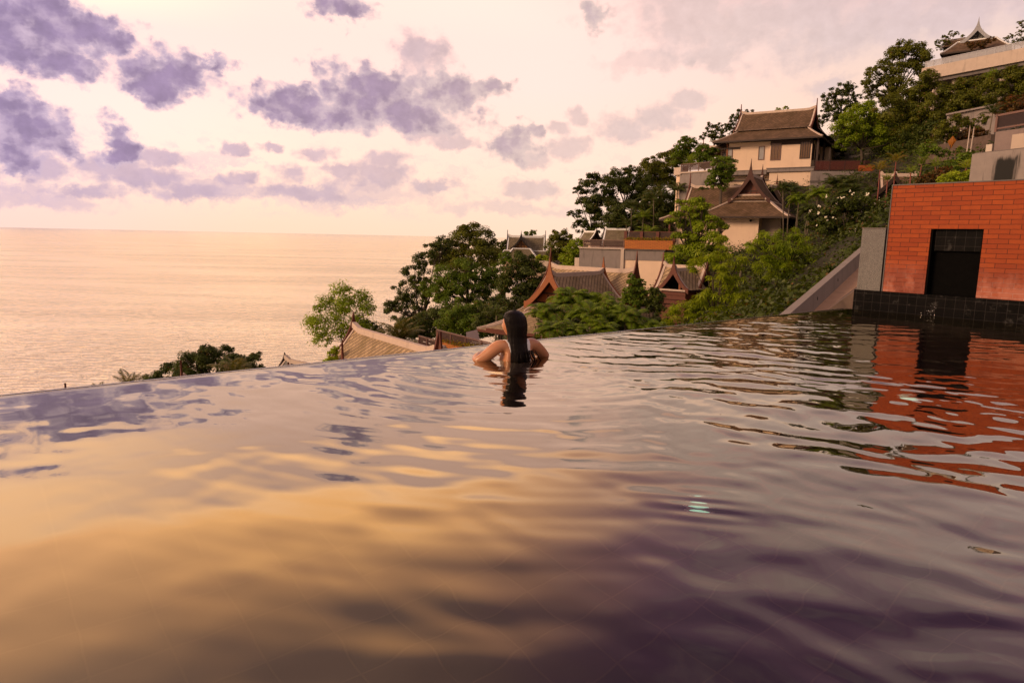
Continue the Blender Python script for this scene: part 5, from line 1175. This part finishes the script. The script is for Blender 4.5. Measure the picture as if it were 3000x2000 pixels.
# --- mid slope
tree('broadleaf_tree', 'dark tree mass on the slope above the small white-ridged roof', 104, [(1800, 620, 36), (1840, 630, 38), (1875, 640, 36), (1820, 660, 30), (1860, 670, 30), (1790, 655, 28), (1905, 620, 34)], L_DARK, .34, 1.)
tree('broadleaf_tree', 'dark tree on the slope left of the middle villa roof', 98, [(1935, 580, 34), (1965, 600, 34), (1990, 570, 26), (1930, 630, 36), (1965, 640, 34), (2000, 620, 28), (1905, 590, 28), (1985, 660, 30), (1890, 655, 26)], L_DARK, .32, 1.)
for (x, y, r, D, lab) in ((1915, 585, 38, 94, 'arching palm on the dark slope, uppermost of the slope palms'), (1985, 560, 36, 92, 'palm with grey drooping fronds under the upper terrace wall'), (1885, 640, 36, 94, 'olive palm in the middle of the dark slope'), (1850, 610, 34, 97, 'small palm at the left of the dark slope'), (1900, 690, 42, 88, 'low spreading palm behind the upper brown railing'), (1945, 690, 34, 88, 'palm beside the left eave of the middle villa'), (2000, 605, 30, 90, 'short palm touching the left gable of the middle villa'), (1835, 660, 30, 95, 'low palm behind the small white-ridged roof')):
    palm('areca_palm', lab, D, x, y, r, L_PALM if x in (1885, 1900) else L_PALMD, 15, group='palms on the dark slope', tr=.08)
tree('layered_tree', 'layered green tree in front of the middle villa hiding its left wing', 66, [(2045, 592, 22), (2060, 605, 20), (2000, 592, 14), (2015, 610, 16), (2045, 630, 30), (1985, 628, 16), (1965, 645, 16), (2010, 655, 26), (2080, 640, 20), (2105, 655, 18), (2060, 665, 30), (2125, 665, 12), (1990, 690, 20), (2030, 700, 32), (2085, 695, 26), (2115, 700, 16), (2000, 730, 28), (2050, 735, 34), (2095, 730, 22), (1975, 755, 26), (2020, 770, 34), (2075, 765, 28), (1965, 780, 20)], L_FRESH, .24, 1., flat=.45, clump=.42, base=(2040, 830, 66), jit=.8)
tree('digitate_tree', 'tall bright green tree with finger-like leaves right of the small red pavilion', 42, [(2112, 700, 12), (2118, 722, 14), (2105, 742, 16), (2060, 752, 26), (2030, 775, 22), (2125, 765, 28), (2165, 762, 22), (2150, 790, 30), (2110, 800, 32), (2160, 830, 32), (2120, 840, 32), (2085, 870, 30), (2140, 880, 34), (2185, 870, 26), (2040, 890, 30), (2000, 905, 28), (1970, 925, 26), (2060, 915, 34), (2110, 920, 34), (2160, 915, 26), (2020, 935, 28), (1955, 950, 18), (2080, 945, 26), (2205, 895, 14)], L_BRIGHT, .36, 1.05, style='star', base=(2100, 1000, 42), tr=.09, flat=.8, kc=14, clump=.3)
tree('digitate_tree', 'bright bushy tree in front of the middle villa wall', 49., [(2240, 690, 18), (2285, 685, 16), (2320, 690, 22), (2350, 705, 20), (2215, 720, 24), (2260, 725, 32), (2310, 730, 34), (2360, 735, 26), (2385, 765, 24), (2290, 770, 38), (2340, 780, 38), (2245, 770, 34), (2400, 800, 20), (2375, 815, 28), (2320, 820, 34), (2270, 820, 32), (2195, 730, 12)], L_FRESH, .36, 1.1, style='star', base=(2310, 960, 49), kc=13)
tree('broadleaf_tree', 'deep shaded tree under the bright bushy tree beside the ramp', 47, [(2230, 850, 36), (2290, 870, 44), (2350, 865, 40), (2240, 910, 42), (2300, 930, 44), (2210, 880, 30), (2260, 950, 36), (2340, 900, 30)], L_DARK, .26, 1.1)
palm('areca_palm', 'shaded palm low between the two bright finger-leaved trees', 44, 2225, 875, 52, L_PALMD, 16, droop=1.8)
palm('areca_palm', 'shaded palm close above the pool edge left of the ramp', 41, 2290, 920, 52, L_PALMD, 16, droop=1.8)
palm('areca_palm', 'small dark palm in the light gap at the foot of the middle villa wall', 60, 2175, 770, 26, L_PALMD, 12)
tree('frangipani', 'frangipani with white blossom beside the brick fountain wall', 56, [(2480, 592, 28), (2440, 605, 30), (2525, 600, 30), (2560, 615, 28), (2405, 630, 30), (2470, 635, 40), (2530, 640, 38), (2385, 665, 22), (2420, 670, 32), (2480, 680, 38), (2545, 680, 34), (2580, 655, 22), (2440, 710, 26), (2510, 715, 30), (2370, 640, 14)], L_DARK, .30, .9, flowers=5.0, base=(2480, 800, 56), bark=BARKP)
tree('broadleaf_tree', 'dark tree under the frangipani above the concrete ramp', 50, [(2440, 760, 40), (2500, 760, 42), (2550, 740, 34), (2470, 805, 40), (2415, 815, 30), (2560, 775, 30), (2520, 800, 30), (2430, 850, 24), (2400, 780, 28)], L_DARK, .26, 1.1)
tree('broadleaf_tree', 'dark shrubby tree low beside the left side of the concrete ramp', 34, [(2300, 905, 38), (2250, 935, 36), (2355, 868, 34), (2405, 832, 30), (2330, 925, 34), (2285, 955, 30), (2230, 960, 26), (2445, 795, 26), (2380, 860, 24)], L_DARK, .20, 1.1, cat='shrub')
for (x, y, r, D, lab, mm) in ((2318, 560, 34, 72, 'arching palm close right of the middle villa roof', L_PALMD), (2340, 590, 36, 71, 'second palm right of the middle villa roof, lower in front', L_PALM), (2440, 545, 44, 70, 'wide arching palm before the grey deck wall', L_PALMD), (2400, 575, 38, 69, 'palm between the cream corner wall and the frangipani', L_PALM), (2495, 565, 40, 68, 'palm below the orange planter box', L_PALMD), (2550, 570, 34, 66, 'dark palm beside the small brown roof', L_PALMD), (2370, 620, 34, 66, 'shaded palm at the left foot of the frangipani', L_PALMD)):
    palm('areca_palm', lab, D, x, y, r, mm, 18, group='palms below the deck wall', droop=1.9, stems=2, spread=.5, tr=.06)
# --- foreground palm thicket
for (x, y, r, D, lab) in ((1590, 935, 59, 39, 'areca palm directly right of the swimmer head'), (1655, 900, 66, 41, 'areca palm rising in front of the teak gable'), (1700, 935, 59, 38, 'areca palm in the middle of the palm thicket'), (1745, 910, 63, 41, 'areca palm before the olive tiled slope'), (1800, 925, 64, 39, 'areca palm with a broad backlit frond, right part of the thicket'), (1850, 945, 59, 38, 'rightmost areca palm of the thicket, next to the finger-leaved tree'), (1625, 975, 52, 35, 'low areca palm touching the pool edge right of the swimmer'), (1690, 985, 46, 35, 'low areca palm on the pool edge in mid thicket'), (1770, 975, 50, 36, 'low areca palm on the pool edge toward the right'), (1890, 970, 45, 37, 'low areca palm below the dark glossy shrubs')):
    palm('areca_palm', lab, D, x, y, r, L_PALM, 15, group='areca palm thicket beyond the pool', droop=2.0, nl=34, lw=.085, ll=.36, stems=3, spread=.42, tr=.045, el=(.3, 1.5))
tree('hedge', 'dark undergrowth filling the areca palm thicket', 43, [(1600, 960, 34), (1660, 950, 36), (1720, 955, 36), (1780, 950, 36), (1840, 955, 36), (1890, 960, 34), (1940, 950, 30)], L_DARK, .22, 1., cat='shrub')
tree('shrub', 'dark glossy shrub left of the small red pavilion', 45, [(1855, 830, 18), (1872, 850, 22), (1845, 860, 22), (1880, 878, 26), (1855, 890, 26), (1850, 812, 10), (1830, 875, 20), (1878, 828, 12)], L_MID, .25, 1.1, cat='shrub', asp=.5)
tree('shrub', 'dark glossy shrub right under the small red pavilion eave', 44, [(1918, 850, 14), (1925, 870, 20), (1905, 885, 20), (1930, 895, 20), (1915, 905, 20)], L_DARK, .24, 1.1, cat='shrub', asp=.5)
# --- big hill trees on the right
tree('hill_tree', 'open dark tree right of the upper villa spire, lowest of the hill skyline trees', 104, [(2472, 258, 18), (2490, 262, 16), (2440, 272, 16), (2420, 285, 14), (2465, 285, 20), (2500, 290, 18), (2445, 305, 20), (2480, 312, 22), (2418, 318, 16), (2440, 335, 22), (2410, 350, 18), (2470, 345, 24)], L_DARK, .32, .7, jit=.5, clump=.32, base=(2470, 420, 104))
tree('hill_tree', 'tallest tree on the hill, its crown beside the pale hilltop parapet', 106, [(2640, 140, 22), (2665, 138, 18), (2690, 145, 20), (2615, 160, 20), (2650, 165, 28), (2690, 175, 28), (2712, 170, 16), (2590, 190, 22), (2625, 200, 28), (2670, 205, 30), (2555, 210, 18), (2575, 235, 24), (2620, 240, 28), (2540, 245, 16), (2555, 275, 22), (2600, 280, 28)], L_OLIVE, .32, .85, jit=.6, base=(2620, 360, 106))
tree('hill_tree', 'broad olive-green tree filling the hill below the tallest tree', 90, [(2700, 240, 28), (2725, 225, 20), (2675, 265, 34), (2730, 265, 36), (2640, 295, 36), (2690, 310, 42), (2745, 310, 36), (2780, 280, 26), (2600, 320, 36), (2650, 345, 42), (2710, 355, 40), (2770, 345, 30), (2665, 390, 34)], L_OLIVE, .30, 1.)
tree('hill_tree', 'green tree above the sloping grey garden wall', 93, [(2500, 335, 28), (2540, 325, 28), (2470, 370, 28), (2515, 370, 36), (2560, 365, 36), (2480, 400, 30), (2530, 410, 36), (2580, 405, 36), (2600, 370, 30), (2610, 420, 34), (2465, 425, 18), (2490, 345, 20)], L_FRESH, .30, 1.)
tree('hill_tree', 'dark tree right of the sloping grey garden wall', 86, [(2650, 420, 34), (2690, 400, 36), (2640, 455, 24), (2720, 400, 30), (2680, 440, 30), (2730, 380, 30)], L_DARK, .30, 1.)
tree('hill_tree', 'olive tree below the middle of the hilltop parapet', 88, [(2830, 245, 22), (2800, 270, 26), (2850, 270, 30), (2880, 240, 24), (2820, 310, 34), (2870, 305, 34), (2790, 320, 24)], L_OLIVE, .30, 1.)
tree('hill_tree', 'dark olive tree at the right border under the hilltop parapet', 82, [(2925, 235, 26), (2965, 220, 26), (2995, 215, 28), (2910, 270, 32), (2960, 265, 36), (3000, 270, 36), (2920, 315, 34), (2970, 320, 34), (3010, 320, 34), (2985, 290, 30)], L_OLIVE, .28, 1.)
tree('hill_tree', 'reddish dark tree at the right border above the slatted screen', 66, [(2960, 310, 26), (2995, 320, 26), (2940, 325, 20), (2980, 340, 20), (3020, 300, 30)], L_ROSY, .24, .9)
tree('flowering_shrub', 'dark shrub with a few white flowers before the pale garden house', 66, [(2820, 395, 18), (2850, 392, 18), (2875, 390, 18), (2795, 405, 20), (2840, 410, 20), (2890, 405, 14)], L_ROSY, .22, 1., cat='shrub', flowers=2.)
tree('thin_tree', 'thin open tree left of the hilltop gable', 108, [(2768, 112, 10), (2788, 100, 9), (2802, 98, 7), (2755, 125, 12), (2775, 130, 10), (2748, 140, 8), (2820, 108, 6), (2760, 145, 8)], L_OLIVE, .26, .55, jit=.4, clump=.3, base=(2765, 175, 108), tr=.09, fork=.3)
tree('thin_tree', 'thin open tree at the right border beyond the white railing', 105, [(2995, 72, 12), (3010, 90, 14), (2988, 98, 9), (2962, 108, 9), (2945, 118, 8), (2978, 122, 10), (3005, 120, 14), (2955, 130, 8)], L_OLIVE, .26, .55, jit=.4, clump=.3, base=(2995, 150, 105), tr=.09, fork=.3)
tree('climber', 'reddish climbing plant trailing over the hilltop villa eave', 100.5, [(2838, 132, 9), (2855, 130, 9), (2872, 127, 10), (2890, 125, 9), (2905, 118, 9), (2850, 140, 8), (2880, 137, 8)], L_ROSY, .22, .8, cat='climber', jit=.3, tr=.04)
tree('garden_tree', 'low leafy tree half covering the pale garden house wall', 64, [(2790, 365, 22), (2760, 375, 20), (2820, 355, 18), (2850, 365, 16), (2775, 400, 20), (2740, 400, 20), (2880, 350, 14), (2810, 345, 14)], L_OLIVE, .24, .9)
tree('garden_tree', 'small tree over the rough stone retaining wall', 54, [(2740, 440, 16), (2720, 430, 18), (2765, 450, 14), (2810, 440, 12), (2700, 450, 18)], L_MID, .22, .8)
palm('fan_palm', 'narrow upright palm among the trees under the hilltop parapet', 84, 2905, 235, 30, L_PALM, 12, el=(.6, 1.5), droop=.8)
palm('areca_palm', 'slim palm with a red-tipped stem before the pale garden house', 58, 2908, 335, 36, L_PALMD, 10, el=(.4, 1.5), tr=.05)
# --- garden slope above the brick wall
for (x, y, r, D, lab, mm) in ((2625, 475, 34, 56, 'yellow-green cordyline left of the garden slope', L_YEL), (2700, 485, 36, 52, 'tall cordyline with red stem above the brick wall', L_PALM), (2668, 508, 30, 50, 'low cordyline just above the top edge of the brick wall', L_PALM), (2740, 490, 32, 50, 'cordyline in the middle of the garden slope', L_PALM), (2578, 500, 36, 60, 'yellow drooping palm at the corner of the grey deck wall', L_YEL), (2830, 495, 34, 42, 'bright cordyline close left of the stained concrete', L_BRIGHT), (2600, 530, 26, 56, 'small palm in front of the small brown roof', L_PALM)):
    palm('cordyline', lab, D, x, y, r, mm, 12, cat='plant', group='cordylines on the garden slope', el=(.5, 1.5), droop=1.4, nl=12, lw=.09, ll=.30, tr=.05, bark=mat('red_stem', (.20, .05, .035), .6, .3, 5.))
lf = thing('banana_leaf', 'single upright yellow-green leaf glowing against the stone wall', 'plant', P(2783, 455, 55))
a_, b_, c_, d_ = P(2792, 398, 55), P(2802, 412, 54.8), P(2785, 436, 55), P(2776, 415, 55.2)
build('blade', MB().add([a_, b_, c_, d_, (a_+c_)/2+np.array([0, -.2, 0])], [[0, 1, 4], [1, 2, 4], [2, 3, 4], [3, 0, 4]]), L_YEL, lf)
build('stalk', MB().tube([P(2780, 455, 55), P(2782, 432, 55), (a_+c_)/2+np.array([0, .02, 0])], [.05, .035, .02], 6), BARK, lf)
tree('shrub', 'bright mounded shrub left of the stained concrete building', 40, [(2790, 525, 22), (2820, 520, 22), (2845, 525, 18), (2765, 530, 18)], L_BRIGHT, .2, cat='shrub')
tree('shrub', 'green mounded shrub in the upper garden slope beside the concrete', 48, [(2830, 465, 20), (2810, 475, 22), (2845, 475, 18), (2785, 490, 20)], L_MID, .22, cat='shrub')
tree('shrub', 'reddish shrub with small white flowers along the top of the brick wall', 46, [(2720, 525, 18), (2745, 520, 18), (2760, 505, 18), (2700, 530, 16), (2775, 500, 14)], L_ROSY, .2, cat='shrub', flowers=1.5)
# --- ground cover of the hillside
def undergrowth():
    r_ = np.random.default_rng(77); n = 9000
    x = r_.uniform(-40, 82, n); y = r_.uniform(18, 135, n)
    keep = (np.abs(x/np.maximum(y, 1)) < .9)
    x, y = x[keep], y[keep]
    z = np.concatenate([_k(c, TPa)@_Wt for c in np.array_split(np.stack([x, y], 1), 30)])-10
    kp = z > -44; x, y, z = x[kp], y[kp], z[kp]
    rc = r_.uniform(.5, 1.5, len(x)); k = 34; c = np.repeat(np.stack([x, y, z+rc*.25], 1), k, 0); g = r_.normal(0, 1, (len(c), 3)); g /= np.linalg.norm(g, axis=1, keepdims=True); g[:, 2] = np.abs(g[:, 2])
    c = c+g*np.repeat(rc, k)[:, None]*np.array([1, 1, .9])*r_.random((len(c), 1))**.4
    V, Q = leaf_quads(c, g+r_.normal(0, .5, (len(c), 3))+np.array([0, 0, .5]), r_.uniform(.18, .36, len(c)), r_, .6)
    kind(build_np('undergrowth', V, Q, L_DARK), 'stuff')
undergrowth()

# ------------------------------------------------------------------ swimmer
def swimmer():
    O = np.array([.04, 6.43, 0.]); a = rad(30); R = np.array([math.cos(a), math.sin(a), 0]); Fw = np.array([-math.sin(a), math.cos(a), 0])
    def T(p): return O+R*p[0]+Fw*p[1]+Z3*p[2]
    root = thing('swimmer', 'person with long dark wet hair and white swimsuit leaning on the pool edge', 'person', T((0, 0, -1.2)))
    # skeleton in local coordinates: x right, y forward (towards the sea), z up
    J = {'pelvis': ((0, .02, -.44), (.135, .105)), 'waist': ((0, .0, -.26), (.115, .085)), 'ribs': ((0, -.005, -.10), (.150, .100)), 'chest': ((0, .0, .05), (.158, .10)), 'neck0': ((0, .0, .17), (.065, .06)), 'neck1': ((-.005, .02, .245), (.05, .05)),
         'clavL': ((-.10, .0, .135), (.060, .055)), 'shL': ((-.18, .015, .150), (.068, .066)), 'uaL': ((-.265, .05, .060), (.060, .056)), 'elL': ((-.375, .10, -.022), (.052, .050)), 'faL': ((-.30, .24, .012), (.038, .036)), 'wrL': ((-.16, .36, .025), (.025, .022)), 'haL': ((-.095, .385, .032), (.034, .017)),
         'clavR': ((.10, .0, .135), (.060, .055)), 'shR': ((.18, .015, .142), (.066, .064)), 'uaR': ((.295, .06, .066), (.058, .054)), 'elR': ((.42, .11, -.028), (.048, .046)), 'faR': ((.34, .26, .004), (.037, .035)), 'wrR': ((.19, .40, .020), (.025, .022)), 'haR': ((.125, .425, .028), (.034, .017)),
         'hipL': ((-.09, .03, -.52), (.09, .09)), 'knL': ((-.11, .16, -.86), (.058, .058)), 'anL': ((-.11, -.02, -1.17), (.036, .036)), 'toL': ((-.12, .12, -1.215), (.035, .022)),
         'hipR': ((.09, .03, -.52), (.09, .09)), 'knR': ((.11, .14, -.86), (.058, .058)), 'anR': ((.11, -.04, -1.17), (.036, .036)), 'toR': ((.12, .10, -1.215), (.035, .022))}
    E_ = [('pelvis', 'waist'), ('waist', 'ribs'), ('ribs', 'chest'), ('chest', 'neck0'), ('neck0', 'neck1'), ('chest', 'clavL'), ('clavL', 'shL'), ('shL', 'uaL'), ('uaL', 'elL'), ('elL', 'faL'), ('faL', 'wrL'), ('wrL', 'haL'),
          ('chest', 'clavR'), ('clavR', 'shR'), ('shR', 'uaR'), ('uaR', 'elR'), ('elR', 'faR'), ('faR', 'wrR'), ('wrR', 'haR'), ('pelvis', 'hipL'), ('hipL', 'knL'), ('knL', 'anL'), ('anL', 'toL'), ('pelvis', 'hipR'), ('hipR', 'knR'), ('knR', 'anR'), ('anR', 'toR')]
    def skinned(J, E_, rootn, sub=2, rs={}):
        names = list(J); me = bpy.data.meshes.new('sk'); me.from_pydata([J[n][0] for n in names], [(names.index(x), names.index(y)) for x, y in E_], [])
        o = bpy.data.objects.new('sk', me); COL.objects.link(o); md = o.modifiers.new('s', 'SKIN'); md.use_smooth_shade = True
        for i, n in enumerate(names): me.skin_vertices[0].data[i].radius = tuple(q*rs.get(n, 1.) for q in J[n][1]); me.skin_vertices[0].data[i].use_root = (n == rootn)
        o.modifiers.new('u', 'SUBSURF').levels = sub
        dg = bpy.context.evaluated_depsgraph_get(); ev = o.evaluated_get(dg); m2 = bpy.data.meshes.new_from_object(ev)
        V = [tuple(v.co) for v in m2.vertices]; Fs = [list(p.vertices) for p in m2.polygons]
        bpy.data.objects.remove(o); bpy.data.meshes.remove(me); bpy.data.meshes.remove(m2); return V, Fs
    mb = MB(); mb.add(*skinned(J, E_, 'pelvis', 2, {**{k+s_: v for s_ in 'LR' for k, v in (('clav', 1.2), ('sh', 1.15), ('ua', 1.16), ('el', 1.05), ('fa', 1.0))}, 'ribs': 1.27, 'chest': 1.2, 'waist': 1.1}))
    for s, h, w in ((-1, 'haL', 'wrL'), (1, 'haR', 'wrR')):
        c = np.array(J[h][0]); d = c-np.array(J[w][0]); d /= np.linalg.norm(d); sd_ = np.cross(d, Z3)
        for k, (o_, l) in enumerate(((-.030, .060), (-.010, .074), (.010, .070), (.029, .056))):
            b = c+sd_*o_+d*.012; JJ = {'a': (tuple(b), (.0095, .0085)), 'b': (tuple(b+d*l*.45+Z3*.008), (.0085, .0080)), 'c': (tuple(b+d*l*.8-Z3*.004), (.0078, .0072)), 'd': (tuple(b+d*l*1.1-Z3*.022), (.006, .006))}
            mb.add(*skinned(JJ, [('a', 'b'), ('b', 'c'), ('c', 'd')], 'a', 1))
        b = c-d*.03-sd_*s*.026; JJ = {'a': (tuple(b), (.011, .010)), 'b': (tuple(b-sd_*s*.022+d*.022), (.0095, .009)), 'c': (tuple(b-sd_*s*.030+d*.052-Z3*.008), (.0075, .007))}
        mb.add(*skinned(JJ, [('a', 'b'), ('b', 'c')], 'a', 1))
    # head, turned a little to the left
    yaw = rad(34); hx = np.array([math.cos(yaw), math.sin(yaw), 0]); hy = np.array([-math.sin(yaw), math.cos(yaw), 0]); hc = np.array([-.026, .048, .335])
    V = []; Fs = []; nu, nv = 28, 20
    for i in range(nv+1):
        th = math.pi*i/nv
        for j in range(nu):
            f = 2*math.pi*j/nu; x, y, z = math.sin(th)*math.cos(f), math.sin(th)*math.sin(f), math.cos(th)
            w = .074*(1-.30*max(0, -z-.1)**1.3); dd = .094 if y < 0 else .092; hgt = .108 if z > 0 else .122
            p = np.array([x*w, y*dd*(1-.28*max(0, -z)**1.5 if y < 0 else 1-.10*max(0, -z)), z*hgt])
            if y > .3:
                p[1] += .022*math.exp(-((p[0]/.013)**2+((p[2]+.022)/.026)**2))          # nose
                p[1] += .008*math.exp(-((p[0]/.024)**2+((p[2]+.062)/.014)**2))          # lips
                p[1] += .007*math.exp(-((p[0]/.022)**2+((p[2]+.102)/.020)**2))          # chin
                for s in (-1, 1):
                    p[1] -= .009*math.exp(-(((p[0]-s*.031)/.017)**2+((p[2]-.004)/.014)**2))  # eye sockets
                    p[1] += .006*math.exp(-(((p[0]-s*.042)/.022)**2+((p[2]+.032)/.022)**2))  # cheeks
            V.append(hc+hx*p[0]+hy*p[1]+Z3*p[2])
    for i in range(nv):
        for j in range(nu): Fs.append([i*nu+j, (i+1)*nu+j, (i+1)*nu+(j+1) % nu, i*nu+(j+1) % nu])
    mb.add(V, Fs)
    for s in (-1, 1):
        ec = hc+hx*s*.077-hy*.002-Z3*.012
        mb.add(*skinned({'a': (tuple(ec+Z3*.026+hy*.006), (.007, .009)), 'b': (tuple(ec+Z3*.018-hy*.014), (.007, .010)), 'c': (tuple(ec-hy*.012-Z3*.006), (.006, .011)), 'd': (tuple(ec-Z3*.028+hy*.002), (.006, .008))}, [('a', 'b'), ('b', 'c'), ('c', 'd')], 'a', 1))
    tmp = build('tmp', mb, None); rm = tmp.modifiers.new('r', 'REMESH'); rm.mode = 'VOXEL'; rm.voxel_size = .0055; rm.use_smooth_shade = True
    sm = tmp.modifiers.new('sm', 'SMOOTH'); sm.factor = .5; sm.iterations = 3
    dg = bpy.context.evaluated_depsgraph_get(); me = bpy.data.meshes.new_from_object(tmp.evaluated_get(dg)); bpy.data.objects.remove(tmp)
    n = len(me.vertices); LV = np.empty(n*3, np.float32); me.vertices.foreach_get('co', LV); LV = LV.reshape(-1, 3).astype(float)
    NV = np.empty(n*3, np.float32); me.vertices.foreach_get('normal', NV); NV = NV.reshape(-1, 3).astype(float)
    PF = [list(p.vertices) for p in me.polygons]
    skin = bpy.data.materials.new('skin'); skin.use_nodes = True; b = skin.node_tree.nodes['Principled BSDF']; t = NT(skin.node_tree)
    nz, _ = t.noise(t.add('ShaderNodeNewGeometry').outputs['Position'], 14., 4, .6); t.l.new(t.mix(nz, (.46, .195, .095), (.60, .27, .14)), b.inputs['Base Color'])
    b.inputs['Roughness'].default_value = .34; b.inputs['Specular IOR Level'].default_value = .55; b.inputs['Subsurface Weight'].default_value = .12; b.inputs['Subsurface Radius'].default_value = (.012, .004, .002)
    off = np.array(root.location)
    W_ = O+LV[:, :1]*R+LV[:, 1:2]*Fw+LV[:, 2:]*Z3
    m2 = bpy.data.meshes.new('body'); m2.from_pydata([tuple(p) for p in W_-off], [], PF); m2.polygons.foreach_set('use_smooth', [True]*len(PF)); m2.materials.append(skin); m2.update()
    ob = bpy.data.objects.new('body', m2); COL.objects.link(ob); ob.parent = root
    # swimsuit: the part of the skin it covers, lifted off it
    def suit(v):
        x, y, z = v
        if z < -.60 or abs(x) > .19: return False
        if z < -.40: return abs(x) < .06+.9*max(0, z+.60)
        if z < -.02: return abs(x) < .165 and not (y < 0 and z > -.10 and abs(x) < .05-(-.02-z)*.3)
        sx = .078+max(0, z-.02)*.18
        return abs(abs(x)-sx) < .019+max(0, .05-z)*.25 and z < .22 and abs(x) < .16
    keep = [f for f in PF if all(suit(LV[i]) for i in f)]
    used = sorted({i for f in keep for i in f}); ix = {v: k for k, v in enumerate(used)}
    SV = [tuple(W_[i]-off+(R*NV[i][0]+Fw*NV[i][1]+Z3*NV[i][2])*.0045) for i in used]
    m3 = bpy.data.meshes.new('swimsuit'); m3.from_pydata(SV, [], [[ix[i] for i in f] for f in keep]); m3.polygons.foreach_set('use_smooth', [True]*len(keep))
    m3.materials.append(mat('white_swimsuit', (.78, .74, .76), .6, .05, 20.)); m3.update()
    so_ = bpy.data.objects.new('swimsuit', m3); COL.objects.link(so_); so_.parent = root; so_.modifiers.new('t', 'SOLIDIFY').thickness = .004
    # hair: one long sheet of wet strands falling to the water
    nu, nv = 72, 46; V = []; Fs = []; q = np.random.default_rng(9); gr = np.cumsum(q.normal(0, 1, nu)); gr -= np.linspace(0, gr[-1], nu); gr = gr/np.abs(gr).max()
    # front view outline in metres: left / right half width, centre shift, front / back depth against height
    zk = [.470, .463, .445, .41, .37, .32, .27, .22, .16, .10, .04, -.02, -.07]
    lf = [.001, .042, .072, .092, .096, .092, .088, .087, .092, .096, .100, .104, .106]; rt = [.001, .042, .073, .099, .112, .117, .112, .103, .106, .118, .134, .148, .154]
    bk = [.001, .040, .068, .095, .108, .112, .106, .098, .100, .112, .120, .120, .112]; fr = [.001, .045, .074, .080, .052, .022, .006, -.004, -.028, -.058, -.080, -.088, -.088]
    g2 = np.array([math.sin(j*1.9)*.5+math.sin(j*.83+1)*.5 for j in range(nu)])
    for i in range(nv+1):
        z = zk[0]+(zk[-1]-zk[0])*(i/nv)**1.15; zz = -z
        I = lambda k: np.interp(zz, [-v for v in zk], k)
        for j in range(nu):
            f = 2*math.pi*j/nu; cx, cy = math.cos(f), math.sin(f)
            wx = 1.13*(1.02*I(rt) if cx > 0 else 1.16*I(lf)); wy = I(fr) if cy > 0 else I(bk)
            gl = (1+.030*gr[j]+.022*g2[j]*min(1, i/10)*(1+1.2*max(0, (.18-z))/.2))
            px_ = abs(cx)**.9*math.copysign(1, cx)*wx*gl; py_ = cy*wy*gl if cy <= 0 else cy*wy
            cxs = -.002; cys = .040-.055*min(1, max(0, (.36-z)/.3))
            hxx = hx*.55+np.array([.45, 0, 0]); hxx /= np.linalg.norm(hxx); hyy = np.array([-hxx[1], hxx[0], 0])
            V.append(T(tuple(np.array([cxs, cys, z+.004*g2[j]*(i > nv-3)])+hxx*px_+hyy*py_)))
    for i in range(nv):
        for j in range(nu): Fs.append([i*nu+j, (i+1)*nu+j, (i+1)*nu+(j+1) % nu, i*nu+(j+1) % nu])
    Fs.append([nv*nu+j for j in range(nu)]); Fs.append(list(range(nu))[::-1])
    hm = bpy.data.materials.new('dark_hair'); hm.use_nodes = True; t = NT(hm.node_tree); b = hm.node_tree.nodes['Principled BSDF']
    co = t.add('ShaderNodeNewGeometry').outputs['Position']; nz, _ = t.noise(t.v('MULTIPLY', co, (160, 160, 5)), 1., 3, .6)
    t.l.new(t.mix(nz, (.003, .002, .0015), (.012, .007, .005)), b.inputs['Base Color']); t.put(b.inputs['Roughness'], t.m('ADD', t.m('MULTIPLY', nz, .3), .22)); b.inputs['Specular IOR Level'].default_value = .12
    bp = t.add('ShaderNodeBump'); bp.inputs['Strength'].default_value = .9; bp.inputs['Distance'].default_value = .004; t.l.new(nz, bp.inputs['Height']); t.l.new(bp.outputs[0], b.inputs['Normal'])
    hb = MB().add(V, Fs)
    # loose wet ends fanning on the water to the right
    for k in range(26):
        x0 = q.uniform(-.10, .15); p0 = np.array([x0, -.125+q.normal(0, .01), .10]); p1 = p0+np.array([x0*.25+q.normal(0, .008), -.012, -.07]); p2 = p1+np.array([.02*(x0 > .06)+q.normal(0, .01), -.018, -.05])
        hb.tube([T(p0), T(p1), T(p2)], [.004, .005, .002], 5)
    build('hair', hb, hm, root, True)
swimmer()
